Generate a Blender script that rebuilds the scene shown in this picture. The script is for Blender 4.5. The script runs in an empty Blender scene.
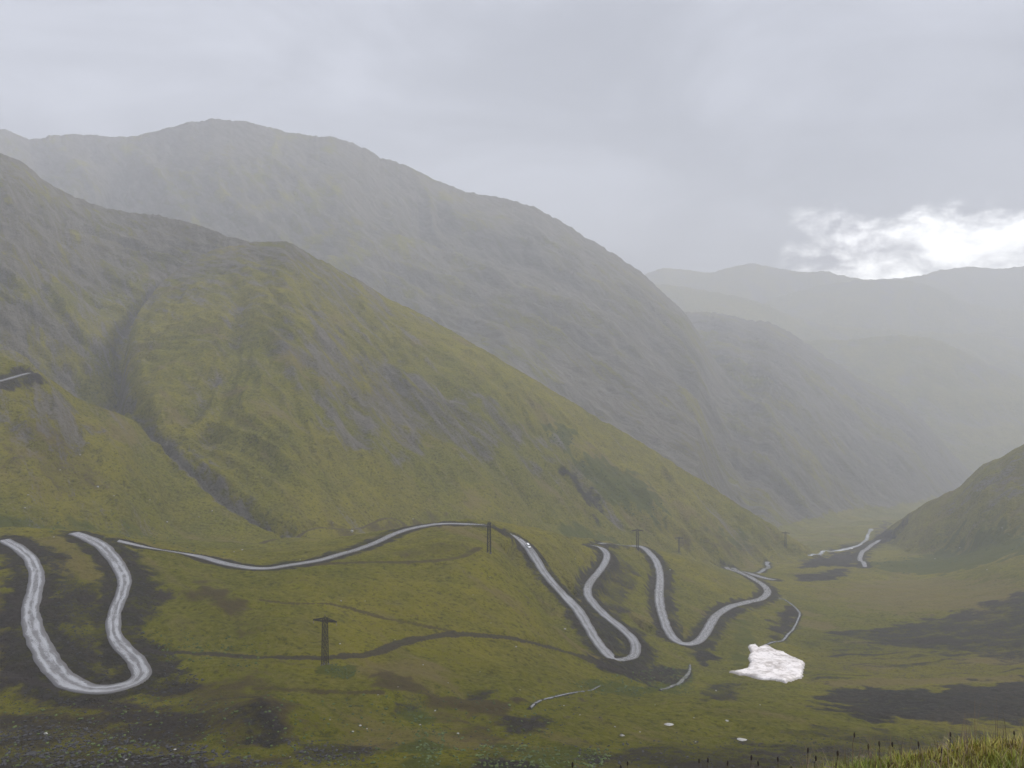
import bpy, bmesh, math, random, time
import numpy as np
T0 = time.time()
random.seed(7); RNG = np.random.default_rng(7)
S = bpy.context.scene
COL = S.collection
F, CX, HY = 770.0, 512.0, 350.0          # focal length in pixels, picture centre, height of the eye-level line

# ------------------------------------------------------------------ helpers
def tag(o, label=None, cat=None, group=None, kind=None):
    if label: o['label'] = label
    if cat: o['category'] = cat
    if group: o['group'] = group
    if kind: o['kind'] = kind
    return o

def mesh_obj(name, verts, faces, mat, parent=None, smooth=True):
    """verts (n,3) array, faces (m,k) int array with constant k"""
    verts = np.asarray(verts, np.float32); faces = np.asarray(faces, np.int32)
    me = bpy.data.meshes.new(name)
    me.vertices.add(len(verts)); me.vertices.foreach_set('co', verts.ravel())
    k = faces.shape[1]
    me.loops.add(faces.size); me.loops.foreach_set('vertex_index', faces.ravel())
    me.polygons.add(len(faces))
    me.polygons.foreach_set('loop_start', np.arange(0, faces.size, k, dtype=np.int32))
    me.polygons.foreach_set('use_smooth', np.full(len(faces), smooth))
    me.update(calc_edges=True)
    if mat: me.materials.append(mat)
    o = bpy.data.objects.new(name, me); COL.objects.link(o)
    if parent: o.parent = parent
    return o

def col_attr(o, name, rgb):
    a = o.data.attributes.new(name, 'FLOAT_COLOR', 'POINT')
    n = len(rgb); d = np.ones((n, 4), np.float32); d[:, :3] = rgb
    a.data.foreach_set('color', d.ravel())

class MB:
    def __init__(s): s.v = []; s.f = []
    def box(s, c, size, rot=None):
        n = len(s.v); hx, hy, hz = [q/2 for q in size]
        for z in (-hz, hz):
            for x, y in ((-hx,-hy),(hx,-hy),(hx,hy),(-hx,hy)):
                p = np.array([x,y,z])
                if rot is not None: p = rot @ p
                s.v.append(tuple(np.array(c)+p))
        for q in ((0,3,2,1),(4,5,6,7),(0,1,5,4),(1,2,6,5),(2,3,7,6),(3,0,4,7)): s.f.append([n+i for i in q])
    def bar(s, a, b, w, w2=None):
        a = np.array(a, float); b = np.array(b, float); d = b-a; L = np.linalg.norm(d); d = d/L
        u = np.cross(d, [0,0,1.0]);
        if np.linalg.norm(u) < 1e-3: u = np.array([1.0,0,0])
        u = u/np.linalg.norm(u); v = np.cross(d, u); n = len(s.v); w2 = w2 or w
        for p, ww in ((a, w), (b, w2)):
            for i, j in ((-1,-1),(1,-1),(1,1),(-1,1)): s.v.append(tuple(p+u*i*ww/2+v*j*ww/2))
        for q in ((0,3,2,1),(4,5,6,7),(0,1,5,4),(1,2,6,5),(2,3,7,6),(3,0,4,7)): s.f.append([n+i for i in q])
    def cyl(s, a, b, r, n=12, r2=None):
        a = np.array(a, float); b = np.array(b, float); d = b-a; d = d/np.linalg.norm(d)
        u = np.cross(d, [0,0,1.0])
        if np.linalg.norm(u) < 1e-3: u = np.array([1.0,0,0])
        u /= np.linalg.norm(u); v = np.cross(d, u); k = len(s.v); r2 = r if r2 is None else r2
        for p, rr in ((a, r), (b, r2)):
            for i in range(n):
                t = 2*math.pi*i/n; s.v.append(tuple(p+rr*(u*math.cos(t)+v*math.sin(t))))
        for i in range(n): s.f.append([k+i, k+(i+1)%n, k+n+(i+1)%n, k+n+i])
        s.f.append([k+i for i in reversed(range(n))]); s.f.append([k+n+i for i in range(n)])
    def build(s, name, mat, parent=None, smooth=False):
        me = bpy.data.meshes.new(name); me.from_pydata(s.v, [], s.f); me.update()
        if mat: me.materials.append(mat)
        for p in me.polygons: p.use_smooth = smooth
        o = bpy.data.objects.new(name, me); COL.objects.link(o)
        if parent: o.parent = parent
        return o

def empty(name, loc, rz=0):
    o = bpy.data.objects.new(name, None); COL.objects.link(o)
    o.location = loc; o.rotation_euler = (0,0,rz); o.empty_display_size = .5
    return o

def copy_tree(o, parent=None):
    c = o.copy(); COL.objects.link(c)
    if parent: c.parent = parent
    for ch in o.children: copy_tree(ch, c)
    return c

# ------------------------------------------------------------------ numpy noise
def _h(ix, iy, seed):
    h = (ix.astype(np.uint32)*np.uint32(374761393) + iy.astype(np.uint32)*np.uint32(668265263) + np.uint32(seed*1442695041 & 0xffffffff))
    h = (h ^ (h >> np.uint32(13)))*np.uint32(1274126177)
    return h ^ (h >> np.uint32(16))
def perlin(x, y, seed=0):
    x = np.asarray(x, np.float64); y = np.asarray(y, np.float64)
    xi = np.floor(x); yi = np.floor(y); fx = (x-xi).astype(np.float32); fy = (y-yi).astype(np.float32)
    xi = xi.astype(np.int64); yi = yi.astype(np.int64)
    u = fx*fx*fx*(fx*(fx*6-15)+10); v = fy*fy*fy*(fy*(fy*6-15)+10)
    def g(dx, dy):
        a = _h(xi+dx, yi+dy, seed).astype(np.float32)*(2*math.pi/4294967296.0)
        return np.cos(a)*(fx-dx)+np.sin(a)*(fy-dy)
    a = g(0,0); b = g(1,0); c = g(0,1); d = g(1,1)
    return (a+(b-a)*u + ((c+(d-c)*u)-(a+(b-a)*u))*v)*1.5
def fbm(x, y, o=4, seed=0, gain=.5):
    r = 0; a = 1; t = 0
    for i in range(o):
        r = r+a*perlin(x*2**i+i*17.3, y*2**i-i*9.1, seed+i); t += a; a *= gain
    return r/t
def ridged(x, y, o=4, seed=0, gain=.55):
    r = 0; a = 1; t = 0
    for i in range(o):
        r = r+a*(1-2*np.abs(perlin(x*2**i+i*7.7, y*2**i+i*3.1, seed+i))); t += a; a *= gain
    return r/t
def sstep(a, b, x):
    t = np.clip((x-a)/(b-a), 0, 1); return t*t*(3-2*t)
def smax(a, b, k):
    h = np.clip(.5+.5*(a-b)/k, 0, 1); return b+(a-b)*h+k*h*(1-h)

# ------------------------------------------------------------------ terrain grid
PX = np.arange(-270, 1296, 1.3)
YR = np.concatenate([np.geomspace(8, 118, 110, endpoint=False), np.geomspace(118, 1500, 1020, endpoint=False), np.geomspace(1500, 7300, 350)])
NP, NY = len(PX), len(YR)
PXg, Yg = np.meshgrid(PX, YR, indexing='ij')
Xg = Yg*(PXg-CX)/F
LY = np.log(YR)

# ground: thin-plate surface through surveyed points (picture column, picture row, distance)
GP = [(-250,800,60),(250,800,60),(600,800,60),(1000,800,60),(1300,800,60),
 (-250,812,20),(500,812,20),(1280,812,20),
 (-250,770,150),(0,770,150),(250,770,150),(500,770,150),(750,770,165),(1024,768,190),(1280,765,200),
 (-250,700,215),(0,705,203),(120,705,203),(250,702,206),(400,700,215),(500,705,225),(620,705,270),(750,705,300),(900,705,350),(1024,700,360),(1280,690,380),
 (-250,655,255),(0,650,238),(80,655,236),(150,665,235),(325,666,240),(450,662,265),(540,672,290),(620,664,395),(690,672,440),(770,672,450),(900,665,480),(1024,648,500),(1280,590,520),
 (0,600,272),(80,600,280),(150,600,290),(250,600,300),(325,600,318),(450,600,345),(550,602,440),(620,612,520),(690,620,570),(587,590,540),(660,597,610),(740,612,640),(850,610,700),(1024,578,720),(1280,500,720),
 (0,560,305),(60,556,320),(130,560,330),(250,572,345),(350,566,372),(430,560,400),(500,560,420),(540,565,510),(580,565,590),(650,570,690),(740,580,800),(850,575,920),(950,566,950),(1024,536,950),(1280,430,950),
 (-200,530,340),(0,536,335),(90,535,352),(200,556,385),(300,558,400),(370,540,450),(440,524,510),(500,527,530),(560,537,600),(600,545,680),(650,549,760),(700,562,780),(760,572,950),
 (0,536,420),(100,534,440),(200,543,470),(300,545,490),(440,532,600),(520,535,670),(620,555,860),(700,570,1000),
 (780,562,1120),(860,552,1250),(960,545,1300),(870,532,1600),(870,505,2600),(1024,505,2600),(600,520,2500),(200,520,2500),(200,450,5000),(600,450,5000),(1000,450,5000),(1280,450,5000),(-250,450,5000),(-250,520,1500),(300,545,1200),(1280,505,2500)]
GP = np.array(GP, float)
ca = np.stack([GP[:,0]/230.0, np.log(GP[:,2])*2.2], 1)
def tpsk(r2): return .5*r2*np.log(r2+1e-9)
n = len(ca)
K = tpsk(((ca[:,None]-ca[None])**2).sum(-1)) + np.eye(n)*.004
Pm = np.concatenate([np.ones((n,1)), ca], 1)
A = np.zeros((n+3, n+3)); A[:n,:n] = K; A[:n,n:] = Pm; A[n:,:n] = Pm.T
Wt = np.linalg.solve(A, np.concatenate([GP[:,1], np.zeros(3)]))
# evaluate on a coarse grid then interpolate up
cpx = np.linspace(PX[0], PX[-1], 200); cly = np.linspace(LY[0], LY[-1], 360)
gx, gy = np.meshgrid(cpx/230.0, cly*2.2, indexing='ij')
ev = Wt[n]+Wt[n+1]*gx+Wt[n+2]*gy
for i in range(n): ev = ev+Wt[i]*tpsk((gx-ca[i,0])**2+(gy-ca[i,1])**2)
t1 = np.stack([np.interp(PX, cpx, ev[:,j]) for j in range(len(cly))], 1)
gpy = np.stack([np.interp(LY, cly, t1[i]) for i in range(NP)], 0)
ground = Yg*(HY-gpy)/F
ground = ground.astype(np.float32)
# small hummocks and terraces of the valley floor
fade = sstep(110, 240, Yg)
ground += fade*(fbm(Xg/60, Yg/60, 5, 3)*3.4 + (ridged(Xg/48, Yg/34, 3, 6)-.4)*1.5 + fbm(Xg/14, Yg/14, 3, 5)*.7*sstep(900, 300, Yg))
ground += sstep(600, 1200, Yg)*fbm(Xg/160, Yg/160, 4, 4)*10
Xf = Xg.astype(np.float32); Yf32 = Yg.astype(np.float32)

def curve(pts):
    p = np.array(pts, float)
    py = np.interp(PX, p[:,0], p[:,1]); Y = np.interp(PX, p[:,0], p[:,2])
    ker = np.ones(9)/9.0
    py = np.convolve(np.pad(py, 4, 'edge'), ker, 'valid'); Y = np.convolve(np.pad(Y, 20, 'edge'), np.ones(41)/41, 'valid')
    return py, Y

def body(ridge, foot, ys=1.0, zf_drop=0, power=1.0, back=.55, gully=12, gl=120, jag=3, ang=45, seed=0, rough=6, stretch=5.0, rnd=0):
    py, Y = curve(ridge); fpy, fY = curve(foot); Y = Y*ys; 
    zr = (HY-py)*Y/F; zf = (HY-fpy)*fY/F - zf_drop
    jn = fbm(PX*Y/F/60.0, PX*0+seed, 4, seed+50)
    jz = (jag*jn + jag*.6*ridged(PX*Y/F/24.0, PX*0+seed, 3, seed+55))[:,None]
    zf = np.minimum(zf, zr-.25*np.maximum(Y-fY, 1)-5)
    zr = zr[:,None]; Yr = Y[:,None]; fY = fY[:,None]; zf = zf[:,None]
    t = (Yg-fY)/(Yr-fY)
    tc = np.clip(t, 0, 1)
    z = np.where(t > 0, zf+(zr-zf)*tc**power, zf+(zr-zf)*t*power*.6)
    z = np.where(t > 1, zr-back*(Yg-Yr), z) + jz*np.where(t > 1, 1, tc**9)
    if rnd:                                   # rounded crest
        z = z - rnd*np.exp(-((Yg-Yr)/(rnd*6))**2)*0
    a = math.radians(ang)
    wx = fbm(Xg/(gl*3), Yg/(gl*3), 2, seed+9)*gl*.9
    v = Xg*math.sin(a)+Yg*math.cos(a)+wx; u = Xg*math.cos(a)-Yg*math.sin(a)
    env = np.clip(tc*6, 0, 1)*np.clip((1-tc)*5, .06, 1)*sstep(-.2, .15, t)
    env = np.where(t > 1, np.clip(1-(t-1)*6, .06, 1)*.06+np.clip((t-1)*2, 0, .3), env)
    gu = ridged(v/gl, u/(gl*stretch), 4, seed+20)
    z = z + env*(gully*(gu-.35) + rough*fbm(Xg/(gl*.25), Yg/(gl*.25), 3, seed+30))
    return z.astype(np.float32), gu.astype(np.float32), tc.astype(np.float32)

# the spur across the valley: high ridge on the left, grassy dome, long crest falling to the river
shoulder_, g_sh, t_sh = body(
 [(-270,60,1750),(-120,110,1680),(0,153,1600),(23,162,1590),(43,180,1580),(66,194,1570),(94,205,1560),(129,213,1540),(156,215,1520),(191,223,1480),(219,233,1440),(242,241,1400),(289,252,1350),(330,285,1330),(400,380,1300),(600,640,1300),(1290,1000,1300)],
 [(-270,545,430),(0,520,520),(60,500,600),(120,470,760),(200,440,860),(300,430,900),(400,560,900),(600,760,900),(1290,1200,900)],
 power=1.12, back=.5, gully=30, gl=95, jag=5, ang=25, seed=11, rough=5)
spur, g_spur, t_spur = body(
 [(-270,1400,700),(40,760,700),(80,600,720),(100,510,740),(112,450,790),(118,400,870),(124,350,985),(138,312,1080),(160,284,1180),(185,264,1250),(215,250,1290),(250,243,1290),(289,242,1260),(308,254,1250),(332,266,1240),(363,284,1230),(390,299,1220),(420,314,1210),(460,336,1190),(500,360,1150),(540,384,1150),(580,408,1150),(620,431,1150),(660,455,1155),(700,480,1160),(740,506,1165),(780,531,1170),(810,550,1180),(860,585,1200),(1000,680,1250),(1290,800,1300)],
 [(-270,1500,430),(0,760,430),(100,560,480),(200,545,530),(300,538,560),(400,530,650),(500,527,720),(600,548,830),(700,566,930),(760,575,1010),(830,600,1100),(1000,700,1150),(1290,820,1200)],
 power=1.0, back=.35, gully=20, gl=85, jag=4, ang=50, seed=1, rough=3.5)
mount, g_mount, t_mount = body(
 [(-270,175,3000),(-100,130,2950),(0,128,2900),(20,136,2890),(35,141,2880),(50,136,2880),(80,134,2870),(110,137,2860),(130,138,2850),(150,132,2850),(165,129,2840),(190,122,2830),(210,119,2820),(245,121,2800),(270,128,2790),(300,135,2780),(330,137,2770),(350,142,2750),(370,151,2740),(385,160,2730),(400,163,2720),(430,178,2700),(460,191,2680),(500,198,2640),(530,205,2600),(560,221,2570),(590,240,2540),(620,258,2510),(640,272,2480),(660,291,2450),(683,311,2400),(698,333,2350),(712,355,2300),(735,392,2230),(765,437,2140),(800,485,2000),(838,530,1850),(870,565,1780),(920,630,1700),(1000,650,1700),(1290,760,1700)],
 [(-270,520,1600),(0,520,1600),(350,500,1500),(500,500,1380),(640,530,1290),(720,548,1250),(800,556,1300),(850,552,1380),(900,560,1480),(1000,700,1550),(1290,800,1550)],
 ys=1.2, power=1.1, back=.5, gully=80, gl=260, jag=10, ang=42, seed=2, rough=15, zf_drop=20)
mount2, g_mount2, t_mount2 = body(
 [(-270,420,3300),(500,400,3300),(640,318,3300),(683,312,3250),(725,314,3200),(735,316,3180),(745,321,3160),(757,321,3150),(768,322,3130),(780,328,3100),(792,335,3080),(819,352,3020),(843,368,2980),(878,390,2920),(897,399,2880),(921,419,2830),(945,445,2790),(960,462,2760),(975,476,2730),(1000,500,2700),(1100,600,2650),(1290,760,2600)],
 [(-270,520,2200),(500,520,2000),(700,535,1700),(800,540,1480),(850,538,1480),(880,532,1550),(920,528,1700),(1000,560,1900),(1100,700,2100),(1290,820,2100)],
 ys=1.2, power=1.05, back=.5, gully=80, gl=200, jag=14, ang=38, seed=3, rough=18, stretch=9, zf_drop=0)
far1, g_f1, t_f1 = body(   # lower right-hand flank beyond the gorge
 [(-270,430,4000),(600,420,4000),(690,400,4000),(760,345,3950),(800,340,3900),(843,340,3850),(895,335,3800),(930,337,3750),(950,345,3730),(985,362,3700),(1024,378,3680),(1100,400,3600),(1290,430,3500)],
 [(-270,520,3400),(600,520,3400),(1290,540,3100)],
 ys=1.17, power=1.0, back=.45, gully=40, gl=260, jag=8, ang=150, seed=4, rough=12, zf_drop=60)
far2, g_f2, t_f2 = body(
 [(-270,420,4700),(560,380,4700),(620,290,4700),(655,284,4700),(680,286,4680),(702,290,4650),(730,295,4600),(753,300,4600),(775,308,4580),(792,317,4560),(815,322,4520),(843,327,4500),(900,330,4480),(1024,338,4450),(1290,380,4400)],
 [(-270,450,4100),(600,450,4100),(1290,450,4000)],
 ys=1.17, power=1.0, back=.45, gully=42, gl=300, jag=10, ang=60, seed=5, rough=12, zf_drop=60)
far3, g_f3, t_f3 = body(
 [(-270,420,5300),(600,380,5300),(700,330,5300),(780,296,5280),(820,285,5250),(858,280,5200),(885,279,5180),(913,281,5150),(936,288,5120),(950,296,5110),(964,302,5100),(990,307,5080),(1024,311,5050),(1100,300,5000),(1290,270,5000)],
 [(-270,450,4700),(600,450,4700),(1290,450,4600)],
 ys=1.17, power=1.0, back=.45, gully=42, gl=300, jag=10, ang=130, seed=6, rough=12, zf_drop=60)
far4, g_f4, t_f4 = body(
 [(-270,300,5800),(500,320,5800),(620,285,5750),(647,274,5750),(663,268,5750),(685,270,5750),(708,273,5750),(725,269,5720),(751,262,5700),(765,266,5700),(792,271,5700),(805,273,5700),(823,270,5700),(843,276,5750),(870,280,5800),(913,277,5900),(940,270,5900),(972,266,5900),(985,268,5900),(999,269,5900),(1024,266,5900),(1100,255,5900),(1290,235,5800)],
 [(-270,430,5300),(600,430,5300),(1290,430,5300)],
 ys=1.17, power=1.0, back=.4, gully=40, gl=350, jag=12, ang=75, seed=7, rough=12, zf_drop=60)
right, g_right, t_right = body(
 [(-270,900,1500),(700,700,1500),(800,600,1500),(850,553,1480),(885,531,1440),(900,521,1400),(930,503,1340),(950,494,1300),(965,483,1280),(980,467,1250),(1000,460,1220),(1012,452,1200),(1024,447,1190),(1060,420,1150),(1120,385,1100),(1290,300,1050)],
 [(-270,900,1300),(700,720,1250),(800,640,1200),(850,590,1150),(885,575,1050),(930,577,980),(1024,585,830),(1120,590,760),(1290,600,700)],
 power=1.0, back=.45, gully=22, gl=80, jag=9, ang=160, seed=8, rough=11, stretch=4)
# shoulder on the left that carries the upper road
left, g_left, t_left = body(
 [(-270,225,640),(-100,300,620),(-30,348,600),(0,358,590),(20,363,590),(36,368,592),(50,379,605),(75,398,620),(100,408,640),(130,418,660),(158,436,680),(180,456,690),(205,481,690),(243,508,680),(293,538,670),(400,600,670),(1290,1100,670)],
 [(-270,560,350),(0,548,400),(100,546,430),(200,548,480),(293,552,540),(400,700,560),(1290,1200,560)],
 power=1.05, back=.5, gully=12, gl=50, jag=1.5, ang=68, seed=9, rough=3.2, stretch=4)
# dark steep bank at the left edge, beside the first road
bodies = [('hill', spur, 12), ('hill', left, 6), ('hill', right, 10), ('mountain', mount, 14), ('mountain', mount2, 70),
          ('distant_mountain', far1, 10), ('distant_mountain', far2, 10), ('distant_mountain', far3, 10), ('distant_mountain', far4, 10), ('hill', shoulder_, 8)]
H = ground.copy(); own = np.zeros(H.shape, np.int8)
for i, (nm, z, k) in enumerate(bodies):
    own = np.where(z > H, i+1, own).astype(np.int8)
    H = smax(z, H, k).astype(np.float32)
print('terrain', time.time()-T0)

# ------------------------------------------------------------------ picking points of the ground
def picture_rows(): return HY - H*F/Yf32
PYg = picture_rows()
J100 = int(np.searchsorted(YR, 100))
def pick(px, py, ymin=None):
    i = (px-PX[0])/(PX[1]-PX[0]); i0 = int(np.clip(math.floor(i), 0, NP-2)); w = i-i0
    col = PYg[i0]*(1-w)+PYg[i0+1]*w
    j0 = J100 if ymin is None else int(np.searchsorted(YR, ymin))
    c = col[j0:]
    hit = np.nonzero(c <= py)[0]
    if len(hit) == 0:
        j = int(np.argmin(c)); Y = YR[j0+j]; z = H[i0, j0+j]
    else:
        j = hit[0]
        if j == 0: Y = YR[j0]
        else:
            a, b = c[j-1], c[j]; s = (a-py)/(a-b) if a != b else 0
            Y = YR[j0+j-1]*(1-s)+YR[j0+j]*s
        z = None
    X = Y*(px-CX)/F
    return X, Y, height(X, Y)
def height(X, Y):
    px = X*F/Y+CX
    i = np.clip((px-PX[0])/(PX[1]-PX[0]), 0, NP-1.001); i0 = int(i); w = i-i0
    j = np.interp(Y, YR, np.arange(NY)); j0 = int(min(j, NY-2)); v = j-j0
    return float((H[i0,j0]*(1-w)+H[i0+1,j0]*w)*(1-v)+(H[i0,j0+1]*(1-w)+H[i0+1,j0+1]*w)*v)

def resample(P, step):
    P = np.array(P, float)
    # catmull-rom densify
    Q = []
    for i in range(len(P)-1):
        p0 = P[max(i-1,0)]; p1 = P[i]; p2 = P[i+1]; p3 = P[min(i+2,len(P)-1)]
        for t in np.linspace(0, 1, 12, endpoint=False):
            Q.append(.5*((2*p1)+(-p0+p2)*t+(2*p0-5*p1+4*p2-p3)*t*t+(-p0+3*p1-3*p2+p3)*t**3))
    Q.append(P[-1]); Q = np.array(Q)
    s = np.concatenate([[0], np.cumsum(np.linalg.norm(np.diff(Q[:,:2], axis=0), axis=1))])
    m = max(int(s[-1]/step), 2); tt = np.linspace(0, s[-1], m+1)
    return np.stack([np.interp(tt, s, Q[:,k]) for k in range(Q.shape[1])], 1)
def smooth(P, k):
    if k < 2 or len(P) < 3: return P
    R = P.copy()
    for _ in range(k):
        R[1:-1] = R[1:-1]*.5+(R[:-2]+R[2:])*.25
    return R
def trace(pts, step=1.5, sm=20, zsm=60):
    """pts: (px, py, width) on the visible ground -> world polyline X,Y,Z,width"""
    W = [(*pick(p[0], p[1])[:2], p[2] if len(p) > 2 else 5) for p in pts]
    P = resample(W, step); P = smooth(P, sm)
    Z = np.array([height(a, b) for a, b in P[:,:2]])
    Z = smooth(Z[:,None], zsm)[:,0]
    return np.stack([P[:,0], P[:,1], Z, P[:,2]], 1)

def dist_field(P, R):
    """distance to polyline samples, and the z/width/side of the nearest one, within R metres"""
    D = np.full(H.shape, 1e6, np.float32); Zn = np.zeros(H.shape, np.float32); Wn = np.zeros(H.shape, np.float32); Yn = np.full(H.shape, 1, np.float32)
    for k in range(len(P)):
        X, Y, Z, W = P[k]
        j0, j1 = np.searchsorted(YR, [Y-R, Y+R]); j1 = min(j1+1, NY)
        pa = CX+F*min((X-R)/max(Y-R,5), (X-R)/(Y+R)); pb = CX+F*max((X+R)/max(Y-R,5), (X+R)/(Y+R))
        i0, i1 = np.searchsorted(PX, [pa, pb]); i1 = min(i1+1, NP)
        if i1 <= i0 or j1 <= j0: continue
        d = np.hypot(Xf[i0:i1,j0:j1]-X, Yf32[i0:i1,j0:j1]-Y)
        Ds = D[i0:i1,j0:j1]; m = d < Ds
        Ds[m] = d[m]; Zn[i0:i1,j0:j1][m] = Z; Wn[i0:i1,j0:j1][m] = W; Yn[i0:i1,j0:j1][m] = Y
    dist_field.Y = Yn
    return D, Zn, Wn

# ------------------------------------------------------------------ gullies cut into the slopes
def carve(pts, width, depth):
    P = [(*pick(*p)[:2], 0, width) for p in pts]; P = resample(P, max(width*.3, 3)); 
    D, _, _ = dist_field(P, width*1.6)
    D = D + fbm(Xf/width, Yf32/width, 3, 77)*width*.35
    return depth*np.exp(-(D/(width*.55))**2)
cv2 = 0
cv = carve([(178,268),(150,296),(130,318),(117,340),(118,370),(127,400)], 16, 12)
cv += carve([(126,398),(145,415),(160,432),(176,449),(190,463),(205,474),(225,492),(243,505),(270,520),(293,531)], 13, 12)
cv += carve([(212,375),(190,405),(170,432)], 26, 6)
cv += carve([(575,462),(585,480),(600,500),(620,520)], 26, 8)
cv += carve([(255,605),(240,625),(245,650)], 14, 2.5)
cv += carve([(0,412),(30,440),(60,470),(90,500),(110,520)], 22, 6)
cv += carve([(45,400),(70,440),(100,470),(140,500)], 20, 4)
for g_ in ([(600,440),(630,480),(662,520),(690,545)], [(662,472),(700,510),(725,535),(748,556)], [(520,412),(555,450),(585,485),(612,525)], [(440,385),(470,430),(505,470),(540,512)], [(352,350),(390,400),(420,440),(452,492)], [(240,300),(232,350),(215,400),(205,440)], [(60,215),(70,260),(95,300)], [(30,250),(50,300),(85,350)], [(1010,470),(960,510),(915,545)]):
    cv2 = cv2 + carve(g_, 24, 8)
H -= (cv+cv2).astype(np.float32)
for cx_, cy_, r_, h_ in ((262,722,13,5.0),(440,550,30,2.5),(468,720,22,-1.5),(398,688,14,1.8),(205,590,14,2.0)):
    X, Y, _ = pick(cx_, cy_)
    H += (h_*np.exp(-((Xf-X)**2+(Yf32-Y)**2)/(r_**2))).astype(np.float32)
PYg = picture_rows()

# ------------------------------------------------------------------ roads, tracks, streams
ROADS = {
 'left': [(4,540,5),(20,549,5),(32,561,5),(37,575,5.2),(34,592,5.5),(30,612,5.4),(35,635,6.1),(48,660,6.5),(65,680,6.2),(90,691,6.5),(115,690,5.5),(136,682,5.5),(143,674,5.5),(137,662,5.5),(122,648,5),(114,632,4.6),(114,614,4.6),(121,596,4.6),(125,581,5),(119,566,5.5),(106,550,6),(94,540,6),(74,533,5)],
 'main': [(118,541,4),(150,548,4),(200,559,4),(256,567,4.3),(290,565,4.5),(330,558,4.5),(370,544,4.5),(400,532,4.5),(437,524.5,4.5),(470,524,4.5),(497,527,5),(516,537,6),(530,551,6.5),(544,572,6),(560,592,6),(578,611,7),(590,630,6),(601,647,6),(615,658,6),(630,658,6),(636,650,6),(632,638,6),(618,625,6),(602,612,6),(591,600,6),(587,590,6),(593,578,6),(603,566,6),(607,555,6),(600,548,5.5),(589,545,5)],
 'mid': [(600,544,5),(618,545,5),(638,547,5.5),(650,553,6.5),(658,566,7),(660,580,7),(659,598,7.5),(664,620,6.5),(670,634,6.5),(680,642,6.5),(692,644,6.5),(702,638,6.8),(710,625,7.2),(721,612,7),(744,603,7.5),(764,597,7),(767,590,7),(757,581,6.5),(741,573,6.5),(726,567,6)],
 'lower': [(733,568,6.5),(748,573,8),(775,580,7)],
 'gorge': [(888,539,7),(878,542,6),(869,547,7),(861,554,7),(860,560,7),(865,567,6)],
 'upper': [(-40,391,4.5),(-10,384,4.5),(8,379,4.5),(20,374.5,4.5),(29,373,4.5)],
}
TRACKS = {
 'a': [(345,656,4),(370,655,4),(400,643,4.5),(430,637,4.5),(465,634,4.5),(500,636,4.5),(540,645,5),(580,656,5.5),(610,668,6),(640,674,5)],
 'b': [(120,653,2.5),(170,652,2.5),(230,656,2.5),(300,658,2.5),(345,657,3)],
 'c': [(255,567,3),(300,566,3),(360,562,4),(420,562,4),(460,558,4),(478,548,4)],
 'd': [(262,600,2),(300,604,2),(340,605,2),(370,615,2.5),(410,622,2.5),(450,631,2.5)],
 'e': [(0,672,2.5),(60,690,2),(120,688,2)],
 'f': [(256,688,2.2),(300,690,2.2),(340,693,2.2),(380,692,2.2)],
 'g': [(440,527,3),(405,525,3),(350,530,3),(300,533,3),(262,543,4)],
 
}
STREAMS = {
 'nearby': [(690,665,1.0),(689,672,1.5),(682,680,2.0),(672,686,1.3),(660,690,.9)],
 'trickle': [(530,708,.8),(545,700,.7),(575,692,.6),(600,686,.4)],
  'gravel': [(765,598,1.2),(785,600,1.1),(799,612,1.5),(797,622,1.4),(788,634,1.6),(780,642,1.4),(765,645,1.0)],
 'bend': [(767,562,6),(768,568,5),(762,571,5),(756,573,4)],
}
RIVER = [(809,556,5),(815,553,7),(823,551,5),(831,551.5,3),(842,550,8),(853,547,6),(862,543,4),(867,538,6),(869,533,4),(871,529,9)]
roads = {k: trace(v, 1.5, 22, 90) for k, v in ROADS.items()}
tracks = {k: trace(v, 2.0, 14, 40) for k, v in TRACKS.items()}
streams = {k: trace(v, 1.0, 10, 60) for k, v in STREAMS.items()}
river = trace(RIVER, 3, 8, 60)
for P in list(tracks.values()):
    D, Z, W = dist_field(P, 9); w = 1-sstep(0, 1, (D-W*.5)/3.0)
    H = np.where(D < 1e5, H*(1-w)+(Z-.05)*w, H).astype(np.float32)
for P in list(streams.values())+[river]:
    D, Z, W = dist_field(P, 14); w = 1-sstep(0, 1, (D-W*.5)/4.0)
    H = np.where(D < 1e5, H*(1-w)+(Z-.05)*w, H).astype(np.float32)
allroad = np.concatenate(list(roads.values()))
RD, RZ, RW = dist_field(allroad, 42)
RY = dist_field.Y
nz = fbm(Xf/9, Yf32/9, 3, 91)
shoulder = RW*.5+1.6
wgt = 1-sstep(0, 1, (RD-shoulder)/(7.0))
Horig = H.copy()
H = np.where(RD < 1e5, H*(1-wgt)+(RZ-.02)*wgt, H).astype(np.float32)
cutw = (1-sstep(24, 40, RD))*(Yf32 < RY)*(RD < 1e5)
H = np.where(cutw > 0, H*(1-cutw)+np.minimum(H, RZ*Yf32/RY-.35)*cutw, H).astype(np.float32)
drop = Horig-RZ                                   # negative: the natural ground lies below the road
fillside = np.where(drop < 0, 1.0, .65)
# spilled shale round the roads
spill = .8*(1-sstep(.9, 3.2, (RD-RW*.5)/(4.6*fillside*(1+.9*nz))))*(RD < 1e5)
near_spill = spill.astype(np.float32)
PYg = picture_rows()
print('roads', time.time()-T0)

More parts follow.
